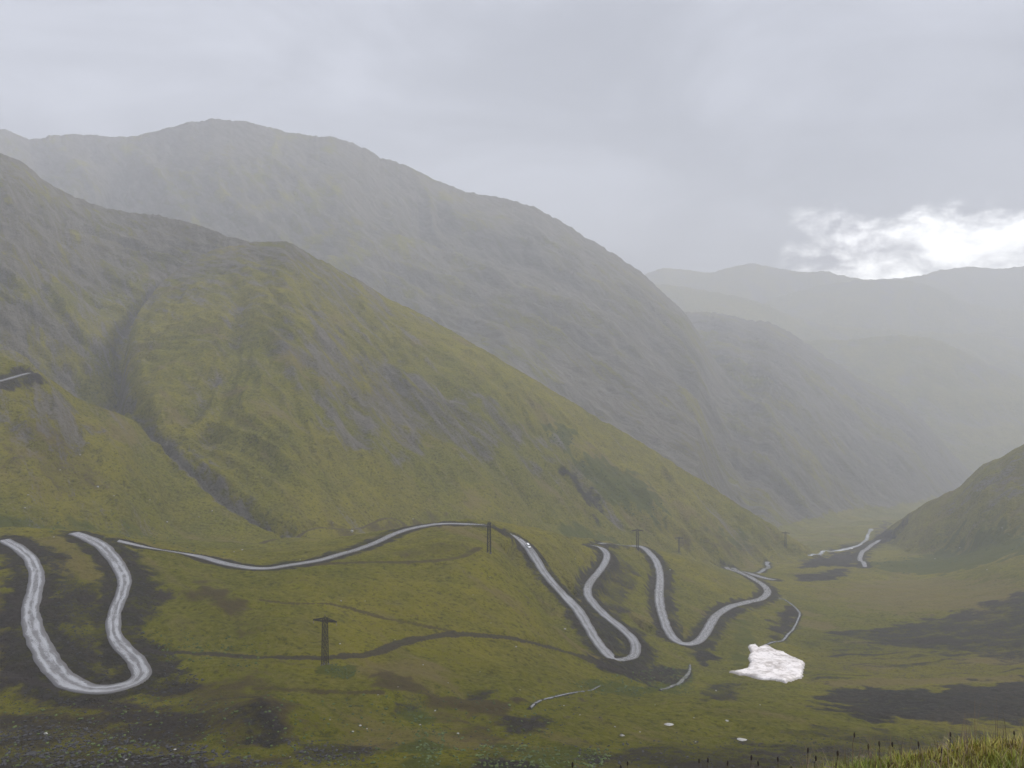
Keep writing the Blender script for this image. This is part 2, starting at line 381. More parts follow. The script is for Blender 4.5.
# ------------------------------------------------------------------ ground cover masks
M = {k: np.zeros(H.shape, np.float32) for k in ('scree','lush','brown','rock','straw','track','pale','green2')}
M['scree'] = np.maximum(M['scree'], near_spill)
def patch(kind, poly, soft=4.0, val=1.0, ns=16.0, na=1.0):
    soft = soft*1.5
    Pw = np.array([pick(*p)[:2] for p in poly])
    x0, y0 = Pw.min(0)-soft*3; x1, y1 = Pw.max(0)+soft*3
    j0, j1 = np.searchsorted(YR, [y0, y1]); j1 = min(j1+1, NY)
    a = [CX+F*x/max(y,5) for x in (x0,x1) for y in (y0,y1)]
    i0, i1 = np.searchsorted(PX, [min(a), max(a)]); i1 = min(i1+1, NP)
    if i1 <= i0 or j1 <= j0: return
    X = Xf[i0:i1,j0:j1]; Y = Yf32[i0:i1,j0:j1]
    ins = np.zeros(X.shape, bool); D = np.full(X.shape, 1e9, np.float32)
    for k in range(len(Pw)):
        ax, ay = Pw[k]; bx, by = Pw[(k+1)%len(Pw)]
        c = ((ay > Y) != (by > Y)) & (X < (bx-ax)*(Y-ay)/((by-ay) or 1e-9)+ax); ins ^= c
        dx, dy = bx-ax, by-ay; L = dx*dx+dy*dy+1e-9
        t = np.clip(((X-ax)*dx+(Y-ay)*dy)/L, 0, 1)
        D = np.minimum(D, np.hypot(X-ax-t*dx, Y-ay-t*dy))
    sd = np.where(ins, D, -D)
    sd = sd + fbm(X/ns, Y/ns, 4, 13)*soft*na*2.2
    m = sstep(-soft, soft, sd)*val
    Q = M[kind][i0:i1,j0:j1]; np.maximum(Q, m, out=Q)
def line(kind, pts, r, val=1.0):
    P = [(*pick(*p)[:2], 0, r) for p in pts]; P = resample(P, max(r*.4, 1.5))
    D, _, _ = dist_field(P, r*2.5); D = D*(1+.5*fbm(Xf/(r*2), Yf32/(r*2), 2, 5))
    M[kind] = np.maximum(M[kind], (1-sstep(r*.4, r*1.4, D))*val)
# shale
patch('scree', [(42,545),(75,565),(98,585),(110,600),(100,625),(104,655),(120,685),(85,690),(50,650),(38,610),(42,575)], 4, .66)
patch('scree', [(100,540),(125,545),(140,565),(155,585),(165,605),(155,618),(140,625),(142,655),(180,668),(212,684),(195,694),(150,698),(138,680),(118,630),(120,590)], 4, .7)
patch('scree', [(0,555),(18,560),(27,580),(25,630),(38,665),(26,660),(16,620),(8,590)], 3, .55)
patch('brown', [(-80,560),(0,560),(20,600),(40,670),(10,690),(-80,680)], 5, .6)
patch('scree', [(-60,740),(40,722),(90,728),(130,742),(190,745),(240,768),(240,780),(-60,785)], 6, .66)
patch('scree', [(238,706),(262,706),(282,728),(286,748),(262,752),(232,740)], 4, .75)
patch('scree', [(285,738),(330,735),(380,745),(370,764),(300,766)], 4, .62)
patch('scree', [(386,700),(418,698),(420,707),(395,710)], 2, .85)
patch('scree', [(466,690),(505,686),(500,695),(470,700)], 2, .65)
patch('scree', [(492,720),(540,717),(545,732),(505,738)], 3, .75)
patch('scree', [(470,752),(530,750),(540,775),(450,775)], 3, .8)
patch('scree', [(585,655),(625,662),(660,665),(688,670),(676,684),(640,684),(600,668)], 4)
patch('scree', [(595,610),(622,632),(628,652),(612,650),(596,625),(560,590),(550,572)], 4, .9)
patch('scree', [(600,565),(615,552),(640,575),(625,615),(650,650),(620,625),(595,600)], 5, .62)
patch('scree', [(826,692),(860,683),(930,690),(1010,682),(1100,680),(1100,716),(960,722),(860,720),(828,708)], 9, 1)
patch('scree', [(1100,570),(1024,590),(985,602),(940,615),(880,625),(820,632),(860,641),(930,650),(1000,662),(1100,668)], 8, .72)
patch('scree', [(790,626),(900,630),(1100,650),(1100,682),(900,680),(810,672)], 8, .38)
patch('straw', [(826,682),(900,678),(1100,672),(1100,680),(900,685),(830,688)], 2, .9)
patch('scree', [(-60,600),(20,640),(50,690),(120,700),(210,690),(240,700),(240,768),(-60,768)], 12, .60)
patch('brown', [(-60,690),(120,700),(240,700),(240,768),(-60,768)], 12, .8)
patch('brown', [(365,672),(400,676),(440,694),(480,704),(520,700),(500,716),(440,708),(390,694)], 4, .95)
patch('brown', [(440,712),(520,716),(500,745),(430,750)], 6, .6)
patch('brown', [(150,680),(230,668),(290,690),(300,768),(200,768)], 8, .7)
patch('scree', [(245,712),(262,700),(275,722),(284,745),(262,748)], 3, .6)
patch('scree', [(430,735),(520,705),(620,700),(600,720),(480,760)], 8, .3)
patch('scree', [(688,648),(712,650),(722,662),(705,666),(690,658)], 3)
patch('scree', [(768,628),(795,603),(797,622),(785,640),(768,642)], 5, .9)
patch('scree', [(575,730),(680,742),(760,738),(830,726),(930,728),(1000,732),(1000,790),(575,790)], 8, .62)
patch('scree', [(800,560),(830,553),(870,553),(855,566),(800,568)], 8, .95)
patch('scree', [(830,551),(870,540),(885,520),(900,528),(880,545),(865,556)], 12, .8)
patch('scree', [(790,574),(850,568),(845,577),(800,583)], 6, .9)
patch('scree', [(0,373),(28,370),(34,374),(24,384),(0,392),(-40,396),(-40,380)], 2, .8)
patch('scree', [(700,683),(735,683),(745,700),(705,700)], 3, .7)
patch('scree', [(560,470),(575,470),(600,505),(592,512)], 6, .85)
# meadow patches greener than the rest
patch('lush', [(400,690),(425,712),(445,745),(440,768),(415,768),(410,725)], 3)
patch('lush', [(322,666),(358,666),(358,680),(325,678)], 2)
patch('lush', [(566,685),(600,680),(640,686),(690,668),(690,690),(640,696),(600,692)], 3, .8)
patch('lush', [(575,462),(600,452),(640,478),(672,510),(655,522),(605,500)], 12)
patch('lush', [(545,425),(575,428),(570,452),(548,444)], 8, .9)
patch('lush', [(560,520),(610,528),(625,545),(570,538)], 8, .8)
patch('lush', [(760,545),(730,520),(700,520),(740,545)], 14, .8)
patch('lush', [(860,563),(940,548),(1024,534),(1100,530),(1100,548),(1000,560),(900,574)], 14, .95)
patch('lush', [(730,612),(748,600),(760,640),(742,668),(720,655)], 5, .6)
patch('lush', [(-60,512),(60,520),(150,527),(150,534),(-60,534)], 6, .7)
patch('lush', [(806,635),(900,620),(980,640),(880,664),(820,660)], 14, .5)
patch('lush', [(500,745),(620,748),(560,775),(470,775)], 3, .8)
# earth
patch('brown', [(195,582),(225,590),(240,605),(250,640),(235,640),(220,612),(198,600)], 5, .8)
patch('brown', [(372,668),(400,676),(440,694),(470,700),(440,704),(400,690)], 4, .9)
patch('brown', [(240,690),(290,700),(300,740),(250,720)], 4, .7)
patch('brown', [(430,700),(500,705),(490,740),(450,735)], 5, .6)
patch('brown', [(780,540),(700,535),(640,510),(620,505),(700,550),(760,560)], 14, .6)
patch('brown', [(320,530),(420,515),(470,518),(420,529)], 8, .6)
patch('brown', [(80,700),(200,700),(240,740),(140,740),(60,720)], 6, .6)
patch('brown', [(390,552),(440,542),(470,548),(450,556),(400,560)], 5, .6)
patch('brown', [(5,410),(60,430),(120,490),(60,500),(0,460)], 10, .5)
# outcrops
patch('rock', [(300,330),(360,350),(430,375),(500,410),(560,450),(540,470),(480,462),(430,450),(370,452),(320,420),(290,380)], 30, .75, 40)
patch('rock', [(-60,290),(30,300),(90,330),(130,395),(110,405),(60,370),(0,345),(-60,340)], 25, .75, 40)
patch('rock', [(0,395),(40,385),(75,405),(100,440),(75,470),(30,440),(0,430)], 10, .7, 14)
patch('rock', [(205,455),(215,480),(260,505),(245,515),(200,485),(175,455)], 8, .8)
patch('rock', [(620,420),(700,470),(760,520),(740,480),(700,420),(650,380)], 30, .5, 50)
patch('rock', [(1024,452),(980,470),(940,505),(960,520),(1024,500),(1100,480),(1100,440)], 16, .55, 30)
patch('straw', [(560,440),(600,450),(680,500),(740,535),(760,548),(700,525),(640,490)], 12, .8)
patch('straw', [(430,500),(480,500),(540,515),(590,520),(540,527),(450,518)], 14, .5)
patch('straw', [(900,570),(1024,580),(1100,575),(1100,595),(1024,600),(930,615),(850,612),(810,592)], 14, .75)
patch('straw', [(0,540),(60,537),(90,545),(80,560),(40,552)], 4, .7)
patch('straw', [(440,735),(600,735),(700,720),(640,745),(480,748)], 5, .5)
# drainage lines darken, ridged noise brings out rock on the mountains
M['rock'] = np.maximum(M['rock'], np.clip(cv/14+cv2/26, 0, .85).astype(np.float32))
for z_, g_, k_, base in ((spur, g_spur, 1, .18), (left, g_left, 2, .22), (right, g_right, 3, .18), (shoulder_, g_sh, 10, .42), (mount, g_mount, 4, .92), (mount2, g_mount2, 5, .88), (far1, g_f1, 6, .4), (far2, g_f2, 7, .4), (far3, g_f3, 8, .4), (far4, g_f4, 9, .4)):  # high mountain bases: bare rock, plus grey standing in for thicker haze
    m = own == k_
    v = base + (.45-g_)*.55 + fbm(Xf/130, Yf32/130, 3, 31)*.5
    M['rock'] = np.where(m, np.maximum(M['rock'], np.clip(v, 0, 1)*(1.0 if 3 < k_ < 10 else .75)), M['rock'])
alt = sstep(-130, 190, H)*((own == 1)|(own == 2)|(own == 10)|(own == 3))*.62
M['rock'] = np.maximum(M['rock'], (M['rock']*.7+alt)*(alt > 0)).astype(np.float32)
v = fbm(Xf/55, Yf32/22, 4, 61)
M['brown'] = np.maximum(M['brown'], np.clip(v*1.6, 0, .28)*sstep(700, 250, Yf32))
M['straw'] = np.maximum(M['straw'], np.clip(fbm(Xf/70, Yf32/50, 4, 62)*1.8, 0, .8))
# striped meadow right of the snow
st = fbm(Xf/70+9, Yf32/9, 4, 63)
reg = sstep(780, 840, PXg)*sstep(400, 440, Yf32)*(1-sstep(560, 700, Yf32))
M['scree'] = np.maximum(M['scree'], (np.clip(st*2.2, 0, .7)*reg).astype(np.float32))
for k_, P in tracks.items():
    D, Z, W = dist_field(P, 9)
    q_ = 1-sstep(.8, 2.0, D/(W*.5)); kk_ = 'track' if k_ in 'abe' else 'brown'
    M[kk_] = np.maximum(M[kk_], q_*(1.0 if k_ in 'a' else .75))
for P in list(streams.values()):
    D, Z, W = dist_field(P, 9); M['scree'] = np.maximum(M['scree'], (1-sstep(1, 3.5, D/(W*.5)))*.9)
    M['lush'] = np.maximum(M['lush'], (1-sstep(2, 6, D/(W*.5)))*.6)
print('masks', time.time()-T0)

# ------------------------------------------------------------------ materials
def new_mat(name):
    m = bpy.data.materials.new(name); m.use_nodes = True; nt = m.node_tree
    return m, nt, nt.nodes, nt.links, nt.nodes['Principled BSDF']
def N(nodes, t, **kw):
    n_ = nodes.new(t)
    for k, v in kw.items():
        if k.startswith('i_'): n_.inputs[k[2:].replace('_', ' ')].default_value = v
        else: setattr(n_, k, v)
    return n_
def noise(nodes, links, vec, scale, detail=6, rough=.6, dist=0):
    n_ = N(nodes, 'ShaderNodeTexNoise'); n_.inputs['Scale'].default_value = scale; n_.inputs['Detail'].default_value = detail
    n_.inputs['Roughness'].default_value = rough; n_.inputs['Distortion'].default_value = dist
    if vec is not None: links.new(vec, n_.inputs['Vector'])
    return n_.outputs['Fac']
def math_(nodes, links, op, a, b=None, c=None, clamp=False):
    n_ = N(nodes, 'ShaderNodeMath', operation=op); n_.use_clamp = clamp
    for i, q in enumerate((a, b, c)):
        if q is None: continue
        if isinstance(q, (int, float)): n_.inputs[i].default_value = q
        else: links.new(q, n_.inputs[i])
    return n_.outputs[0]
def mixc(nodes, links, fac, a, b):
    n_ = N(nodes, 'ShaderNodeMix', data_type='RGBA')
    if isinstance(fac, (int, float)): n_.inputs[0].default_value = fac
    else: links.new(fac, n_.inputs[0])
    for q, s in ((a, 6), (b, 7)):
        if isinstance(q, tuple): n_.inputs[s].default_value = (*q, 1)
        else: links.new(q, n_.inputs[s])
    return n_.outputs[2]
def ramp(nodes, links, fac, a, b):
    n_ = N(nodes, 'ShaderNodeMapRange', interpolation_type='SMOOTHSTEP'); links.new(fac, n_.inputs[0])
    n_.inputs[1].default_value = a; n_.inputs[2].default_value = b
    return n_.outputs[0]

def terrain_mat():
    m, nt, nd, lk, bs = new_mat('mountain_turf_and_shale')
    g = N(nd, 'ShaderNodeNewGeometry').outputs['Position']
    a1 = N(nd, 'ShaderNodeAttribute', attribute_name='cover_a'); s1 = N(nd, 'ShaderNodeSeparateColor'); lk.new(a1.outputs['Color'], s1.inputs[0])
    a2 = N(nd, 'ShaderNodeAttribute', attribute_name='cover_b'); s2 = N(nd, 'ShaderNodeSeparateColor'); lk.new(a2.outputs['Color'], s2.inputs[0])
    scree, lush, brown = s1.outputs; rock, straw, track = s2.outputs
    big = noise(nd, lk, g, .006, 12, .66)
    mid = noise(nd, lk, g, .045, 12, .68)
    fine = noise(nd, lk, g, .45, 6, .65)
    vfine = noise(nd, lk, g, 2.2, 4, .7)
    sx_ = N(nd, 'ShaderNodeSeparateXYZ'); lk.new(g, sx_.inputs[0])
    va = math_(nd, lk, 'ADD', sx_.outputs[0], sx_.outputs[1]); ua = math_(nd, lk, 'SUBTRACT', sx_.outputs[0], sx_.outputs[1])
    cs = N(nd, 'ShaderNodeCombineXYZ'); lk.new(math_(nd, lk, 'MULTIPLY', va, .048), cs.inputs[0]); lk.new(math_(nd, lk, 'MULTIPLY', ua, .008), cs.inputs[1])
    mid2 = noise(nd, lk, g, .16, 8, .7, .4)
    streak = noise(nd, lk, cs.outputs[0], 1.0, 11, .72, .6)
    comb = math_(nd, lk, 'ADD', math_(nd, lk, 'MULTIPLY', mid, .6), math_(nd, lk, 'MULTIPLY', fine, .4))
    combs = math_(nd, lk, 'ADD', math_(nd, lk, 'MULTIPLY', streak, .7), math_(nd, lk, 'MULTIPLY', fine, .3))
    def edge(mask, amt=1.1, lo=.42, hi=.62, tex=comb):
        t = math_(nd, lk, 'MULTIPLY_ADD', math_(nd, lk, 'SUBTRACT', tex, .5), amt, mask)
        return ramp(nd, lk, t, lo, hi)
    def mul(a, b): return math_(nd, lk, 'MULTIPLY', a, b)
    c = mixc(nd, lk, ramp(nd, lk, big, .40, .60), (.155,.152,.006), (.225,.198,.011))
    c = mixc(nd, lk, ramp(nd, lk, mid, .42, .60), mixc(nd, lk, .30, c, (.050,.048,.014)), c)
    c = mixc(nd, lk, mul(ramp(nd, lk, mid2, .42, .34), .42), c, (.055,.052,.016))
    c = mixc(nd, lk, mul(ramp(nd, lk, mid2, .55, .68), .6), c, (.185,.165,.020))
    c = mixc(nd, lk, mul(ramp(nd, lk, fine, .50, .62), .5), c, (.23,.195,.045))
    c = mixc(nd, lk, mul(ramp(nd, lk, fine, .47, .37), .62), c, (.045,.044,.014))
    c = mixc(nd, lk, mul(ramp(nd, lk, streak, .50, .66), .35), c, (.19,.155,.060))
    c = mixc(nd, lk, mul(edge(straw, 2.6, .3, .9, combs), .75), c, (.20,.155,.055))
    c = mixc(nd, lk, mul(edge(brown, 2.8, .3, .8), .80), c, (.074,.052,.030))
    c = mixc(nd, lk, mul(edge(lush, 2.6, .4, .8), .80), c, (.075,.090,.012))
    rk = mixc(nd, lk, ramp(nd, lk, combs, .38, .62), (.062,.055,.048), (.185,.168,.148))
    c = mixc(nd, lk, mul(edge(rock, 3.4, .40, .85, combs), .88), c, rk)
    tuft = mul(ramp(nd, lk, vfine, .56, .68), .6)
    c = mixc(nd, lk, tuft, c, (.028,.028,.012))
    sc = mixc(nd, lk, ramp(nd, lk, vfine, .35, .7), (.013,.0115,.012), (.042,.037,.037))
    sc = mixc(nd, lk, mul(ramp(nd, lk, fine, .50, .64), .6), sc, (.075,.068,.066))
    sc = mixc(nd, lk, mul(ramp(nd, lk, mid2, .52, .64), .5), sc, (.050,.048,.030))
    sc = mixc(nd, lk, mul(ramp(nd, lk, mid, .48, .62), .55), sc, (.058,.046,.038))
    c = mixc(nd, lk, mul(edge(scree, 3.4, .30, .85), .94), c, sc)
    c = mixc(nd, lk, mul(edge(track, 1.6, .35, .7), .85), c, (.058,.048,.042))
    lk.new(c, bs.inputs['Base Color'])
    bs.inputs['Roughness'].default_value = .95
    bs.inputs['Specular IOR Level'].default_value = .06
    h = math_(nd, lk, 'ADD', math_(nd, lk, 'MULTIPLY', fine, 1.6), math_(nd, lk, 'MULTIPLY', mid, 9.0))
    h = math_(nd, lk, 'ADD', h, math_(nd, lk, 'MULTIPLY', vfine, .35))
    b = N(nd, 'ShaderNodeBump'); b.inputs['Strength'].default_value = 1.0; b.inputs['Distance'].default_value = 2.2
    lk.new(h, b.inputs['Height']); lk.new(b.outputs[0], bs.inputs['Normal'])
    return m
MT = terrain_mat()

def road_mat():
    m, nt, nd, lk, bs = new_mat('wet_gravel_road')
    g = N(nd, 'ShaderNodeNewGeometry').outputs['Position']
    uv = N(nd, 'ShaderNodeAttribute', attribute_name='lane'); s = N(nd, 'ShaderNodeSeparateColor'); lk.new(uv.outputs['Color'], s.inputs[0])
    across, along = s.outputs[0], s.outputs[1]       # across -1..1 stored 0..1, along in 100 m
    cv_ = N(nd, 'ShaderNodeCombineXYZ'); lk.new(math_(nd, lk, 'MULTIPLY', across, 5.0), cv_.inputs[0]); lk.new(math_(nd, lk, 'MULTIPLY', along, 9.0), cv_.inputs[1])
    n1 = noise(nd, lk, cv_.outputs[0], 1.3, 6, .65)
    n2 = noise(nd, lk, g, .8, 6, .7)
    off = math_(nd, lk, 'ABSOLUTE', math_(nd, lk, 'SUBTRACT', across, .5))
    rut = math_(nd, lk, 'ABSOLUTE', math_(nd, lk, 'SUBTRACT', off, .2))
    n3 = noise(nd, lk, g, .12, 8, .7)
    wet = ramp(nd, lk, math_(nd, lk, 'ADD', math_(nd, lk, 'ADD', rut, math_(nd, lk, 'MULTIPLY', math_(nd, lk, 'SUBTRACT', n1, .5), .8)), math_(nd, lk, 'MULTIPLY', math_(nd, lk, 'SUBTRACT', n3, .5), .5)), .15, .02)
    c = mixc(nd, lk, ramp(nd, lk, n2, .35, .65), (.080,.077,.077), (.145,.141,.141))
    c = mixc(nd, lk, wet, c, (.25,.25,.254))  # pale tone paints the sky's reflection onto the wet ruts
    edge = ramp(nd, lk, math_(nd, lk, 'ADD', off, math_(nd, lk, 'MULTIPLY', math_(nd, lk, 'SUBTRACT', n2, .5), .7)), .30, .48)
    c = mixc(nd, lk, edge, c, (.075,.070,.070))
    lk.new(c, bs.inputs['Base Color'])
    r = math_(nd, lk, 'SUBTRACT', .6, math_(nd, lk, 'MULTIPLY', wet, .42)); lk.new(r, bs.inputs['Roughness'])
    b = N(nd, 'ShaderNodeBump'); b.inputs['Strength'].default_value = .4; b.inputs['Distance'].default_value = .1
    lk.new(n2, b.inputs['Height']); lk.new(b.outputs[0], bs.inputs['Normal'])
    return m
MR = road_mat()
def simple(name, c1, c2, scale=3, rough=.6, metal=0, bump=.0):
    m, nt, nd, lk, bs = new_mat(name)
    co = N(nd, 'ShaderNodeTexCoord').outputs['Object']
    f = noise(nd, lk, co, scale, 6, .65)
    lk.new(mixc(nd, lk, ramp(nd, lk, f, .35, .65), c1, c2), bs.inputs['Base Color'])
    bs.inputs['Roughness'].default_value = rough; bs.inputs['Metallic'].default_value = metal
    if bump:
        b = N(nd, 'ShaderNodeBump'); b.inputs['Strength'].default_value = .6; b.inputs['Distance'].default_value = bump
        lk.new(f, b.inputs['Height']); lk.new(b.outputs[0], bs.inputs['Normal'])
    return m
MW = simple('stream_water', (.20,.21,.22), (.42,.43,.44), .5, .18, 0, .1)  # pale base colour stands in for sky reflected off the river
MWS = simple('trickle_water', (.07,.072,.070), (.20,.205,.205), .5, .25, 0, .1)
MSTEEL = simple('rusted_steel', (.010,.007,.006), (.022,.015,.011), 2, .7, .2)
MCER = simple('insulator_ceramic', (.10,.06,.045), (.14,.09,.06), 8, .3)
MCON = simple('footing_concrete', (.09,.085,.08), (.14,.13,.12), 4, .9)
MBOULD = simple('pale_limestone', (.22,.21,.19), (.42,.40,.36), 1.5, .85, 0, .08)
MSHALE = simple('dark_shale', (.012,.011,.012), (.032,.029,.029), .9, .8, 0, .05)

def snow_mat():
    m, nt, nd, lk, bs = new_mat('old_snow')
    g = N(nd, 'ShaderNodeNewGeometry').outputs['Position']
    n1 = noise(nd, lk, g, .12, 10, .72, .6); n2 = noise(nd, lk, g, .55, 7, .75)
    c = mixc(nd, lk, ramp(nd, lk, n1, .46, .60), (.76,.71,.68), (.40,.35,.32))
    c = mixc(nd, lk, math_(nd, lk, 'MULTIPLY', ramp(nd, lk, n2, .52, .62), .8), c, (.40,.36,.33))
    at = N(nd, 'ShaderNodeAttribute', attribute_name='rim')
    c = mixc(nd, lk, math_(nd, lk, 'MULTIPLY', at.outputs['Fac'], .75), c, (.30,.27,.25))
    lk.new(c, bs.inputs['Base Color']); bs.inputs['Roughness'].default_value = .6
    b = N(nd, 'ShaderNodeBump'); b.inputs['Strength'].default_value = .8; b.inputs['Distance'].default_value = 1.2
    lk.new(n1, b.inputs['Height']); lk.new(b.outputs[0], bs.inputs['Normal'])
    return m

# ------------------------------------------------------------------ terrain meshes
ROUGH = (fbm(Xf/6, Yf32/6, 4, 71)*.75*sstep(900, 300, Yf32)).astype(np.float32)
keep = sstep(.5, 3, RD-RW*.5)
sc_mask = sstep(.4, .8, M['scree'])
RUB = fbm(Xf/2.2, Yf32/2.2, 3, 72, .7).astype(np.float32)
H = (H+ROUGH*keep + RUB*keep*(.25+.55*sc_mask)*sstep(420, 180, Yf32)*sstep(100, 140, Yf32)).astype(np.float32)
V = np.stack([Xf, Yf32, H], -1).reshape(-1, 3)
CA = np.stack([M['scree'], M['lush'], M['brown']], -1).reshape(-1, 3)
CB = np.stack([M['rock'], M['straw'], M['track']], -1).reshape(-1, 3)
idx = np.arange(NP*NY).reshape(NP, NY)
quads = np.stack([idx[:-1,:-1], idx[1:,:-1], idx[1:,1:], idx[:-1,1:]], -1)
qo = own[:-1,:-1]
def piece(name, ids):
    m = np.isin(qo, ids); q = quads[m]
    u, inv = np.unique(q.ravel(), return_inverse=True)
    o = mesh_obj(name, V[u], inv.reshape(-1, 4), MT)
    col_attr(o, 'cover_a', CA[u]); col_attr(o, 'cover_b', CB[u])
    return tag(o, kind='structure')
piece('ground', [0])
piece('hill', [1]); piece('hill', [2]); piece('hill', [3]); piece('hill', [10])
piece('mountain', [4]); piece('mountain', [5])
piece('distant_mountain', [6]); piece('distant_mountain', [7]); piece('distant_mountain', [8]); piece('distant_mountain', [9])
print('meshes', time.time()-T0)
PYg = picture_rows()

# ------------------------------------------------------------------ ribbons
def ribbon(name, P, mat, lift=.12, cols=7, wobble=.12, seed=0):
    T = np.gradient(P[:,:2], axis=0); T /= (np.linalg.norm(T, axis=1)[:,None]+1e-9)
    Nn = np.stack([-T[:,1], T[:,0]], 1)
    s = np.concatenate([[0], np.cumsum(np.linalg.norm(np.diff(P[:,:2], axis=0), axis=1))])
    vs = []; at = []
    wl = 1+wobble*fbm(s/9, s*0+seed, 3, 40+seed)*2; wr = 1+wobble*fbm(s/9, s*0+seed+5, 3, 41+seed)*2
    ts = np.concatenate([[-1], np.linspace(-1, 1, cols), [1]])
    for k, t in enumerate(ts):
        hw = P[:,3]*.5*np.where(t < 0, wl, wr)
        z = P[:,2]+lift
        if k == 0 or k == len(ts)-1: z = z-.35; hw = hw*1.03
        else: z = z+.04*(1-t*t)
        vs.append(np.stack([P[:,0]+Nn[:,0]*t*hw, P[:,1]+Nn[:,1]*t*hw, z], 1))
        at.append(np.stack([np.full(len(P), t*.5+.5), s/100, s*0], 1))
    vs = np.array(vs); at = np.array(at); R, L = vs.shape[:2]
    id_ = np.arange(R*L).reshape(R, L)
    q = np.stack([id_[1:,:-1], id_[:-1,:-1], id_[:-1,1:], id_[1:,1:]], -1).reshape(-1, 4)
    o = mesh_obj(name, vs.reshape(-1, 3), q, mat); col_attr(o, 'lane', at.reshape(-1, 3))
    return tag(o, kind='structure')
for i, (k, P) in enumerate(roads.items()): ribbon('road', P, MR, .14, seed=i)
for i, (k, P) in enumerate(streams.items()): ribbon('stream', P, MWS, .22, wobble=.5, seed=20+i)
ribbon('river', river, MW, .45, wobble=.6, seed=33)

# ------------------------------------------------------------------ snow patch
snow_px = [(731,672.5),(741,671),(749,669),(751,664),(749,658),(751,652),(749,647),(755,645),(759,649),(765,646),(771,648),(777,652),(785,654),(792,658),(799,661),(804,664),(802,671),(802,677),(794,680),(785,683),(777,681),(770,680),(762,680),(755,678),(747,676),(739,675)]
SW = np.array([pick(*p)[:2] for p in snow_px])
x0, y0 = SW.min(0)-2; x1, y1 = SW.max(0)+2
gx = np.arange(x0, x1, .5); gy = np.arange(y0, y1, .7)
GX, GY = np.meshgrid(gx, gy, indexing='ij')
ins = np.zeros(GX.shape, bool); D = np.full(GX.shape, 1e9)
for k in range(len(SW)):
    ax, ay = SW[k]; bx, by = SW[(k+1)%len(SW)]
    ins ^= ((ay > GY) != (by > GY)) & (GX < (bx-ax)*(GY-ay)/((by-ay) or 1e-9)+ax)
    dx, dy = bx-ax, by-ay; t = np.clip(((GX-ax)*dx+(GY-ay)*dy)/(dx*dx+dy*dy), 0, 1)
    D = np.minimum(D, np.hypot(GX-ax-t*dx, GY-ay-t*dy))
sd = np.where(ins, D, -D)+fbm(GX/4, GY/4, 3, 8)*1.4
gz = np.array([[height(a, b) for b in gy] for a in gx])
th = np.clip(sd, -1.5, 2.2)
zz = gz + np.where(sd > 0, 1.0+th*.35, th*1.4+.9)+ .35*fbm(GX/5, GY/5, 3, 9)*(sd > 0)
id_ = np.arange(GX.size).reshape(GX.shape)
q = np.stack([id_[:-1,:-1], id_[1:,:-1], id_[1:,1:], id_[:-1,1:]], -1)[(sd[:-1,:-1] > -1.4)]
u, inv = np.unique(q.ravel(), return_inverse=True)
sv = np.stack([GX, GY, zz], -1).reshape(-1, 3)
MS = snow_mat()
so = mesh_obj('snow_patch', sv[u], inv.reshape(-1, 4), MS)
a = so.data.attributes.new('rim', 'FLOAT', 'POINT'); a.data.foreach_set('value', (1-sstep(-.3, .7, sd)).reshape(-1)[u].astype(np.float32))
tag(so, 'dirty white patch of old snow lying in the valley bottom below the hairpins', 'snow patch')

# ------------------------------------------------------------------ power pylons
def make_pylon():
    Hh, wb, wt = 15.0, 1.55, 1.2
    root = empty('power_pylon', (0,0,0))
    def cr(z, sx, sy):
        w = (wb+(wt-wb)*z/Hh)/2; return (sx*w, sy*w, z)
    for sx, sy in ((-1,-1),(1,-1),(1,1),(-1,1)):
        m = MB(); m.bar(cr(-.6,sx,sy), cr(Hh,sx,sy), .23, .19); lg = m.build('leg', MSTEEL, root)
        m = MB(); m.box((sx*wb/2, sy*wb/2, .05), (.55,.55,.8)); m.build('footing', MCON, lg)
    m = MB(); nlev = 7
    for k in range(nlev):
        z0 = .5+(Hh-.8)*k/nlev; z1 = .5+(Hh-.8)*(k+1)/nlev
        for a, b in (((-1,-1),(1,-1)),((1,-1),(1,1)),((1,1),(-1,1)),((-1,1),(-1,-1))):
            m.bar(cr(z0,*a), cr(z1,*b), .07); m.bar(cr(z0,*b), cr(z1,*a), .07); m.bar(cr(z1,*a), cr(z1,*b), .07)
    m.build('bracing', MSTEEL, root)
    m = MB()
    za = Hh-.9
    for s in (-1, 1):
        for sy in (-1, 1):
            m.bar((0, sy*wt/2, za), (s*4.1, sy*.12, za+.05), .20); m.bar((0, sy*wt/2, za+1.0), (s*4.1, sy*.12, za+.15), .18)
        for t in (.3, .5, .7, .85):
            y = wt/2*(1-t)+.12*t
            m.bar((s*4.1*t, -y, za), (s*4.1*t, y, za), .08); m.bar((s*4.1*t, -y, za+.02), (s*4.1*t, -y, za+1.0*(1-t)+.1), .08); m.bar((s*4.1*t, y, za+.02), (s*4.1*t, y, za+1.0*(1-t)+.1), .08)
    m.build('crossarm', MSTEEL, root)
    m = MB(); m.bar((-wt/2,0,Hh), (0,0,Hh+.9), .12); m.bar((wt/2,0,Hh), (0,0,Hh+.9), .12); m.build('peak_bracket', MSTEEL, root)
    for x in (-4.0, 0.0, 4.0):
        m = MB(); z = za-.05 if x else Hh+.85
        if x:
            m.cyl((x,0,z), (x,0,z-1.1), .05, 8)
            for q in range(5): m.cyl((x,0,z-.25-q*.17), (x,0,z-.33-q*.17), .16, 10, .10)
        else:
            m.cyl((x,0,z), (x,0,z+.5), .06, 8)
            for q in range(3): m.cyl((x,0,z+.15+q*.13), (x,0,z+.22+q*.13), .15, 10, .09)
        m.build('insulator', MCER, root, True)
    return root
pyl = make_pylon()
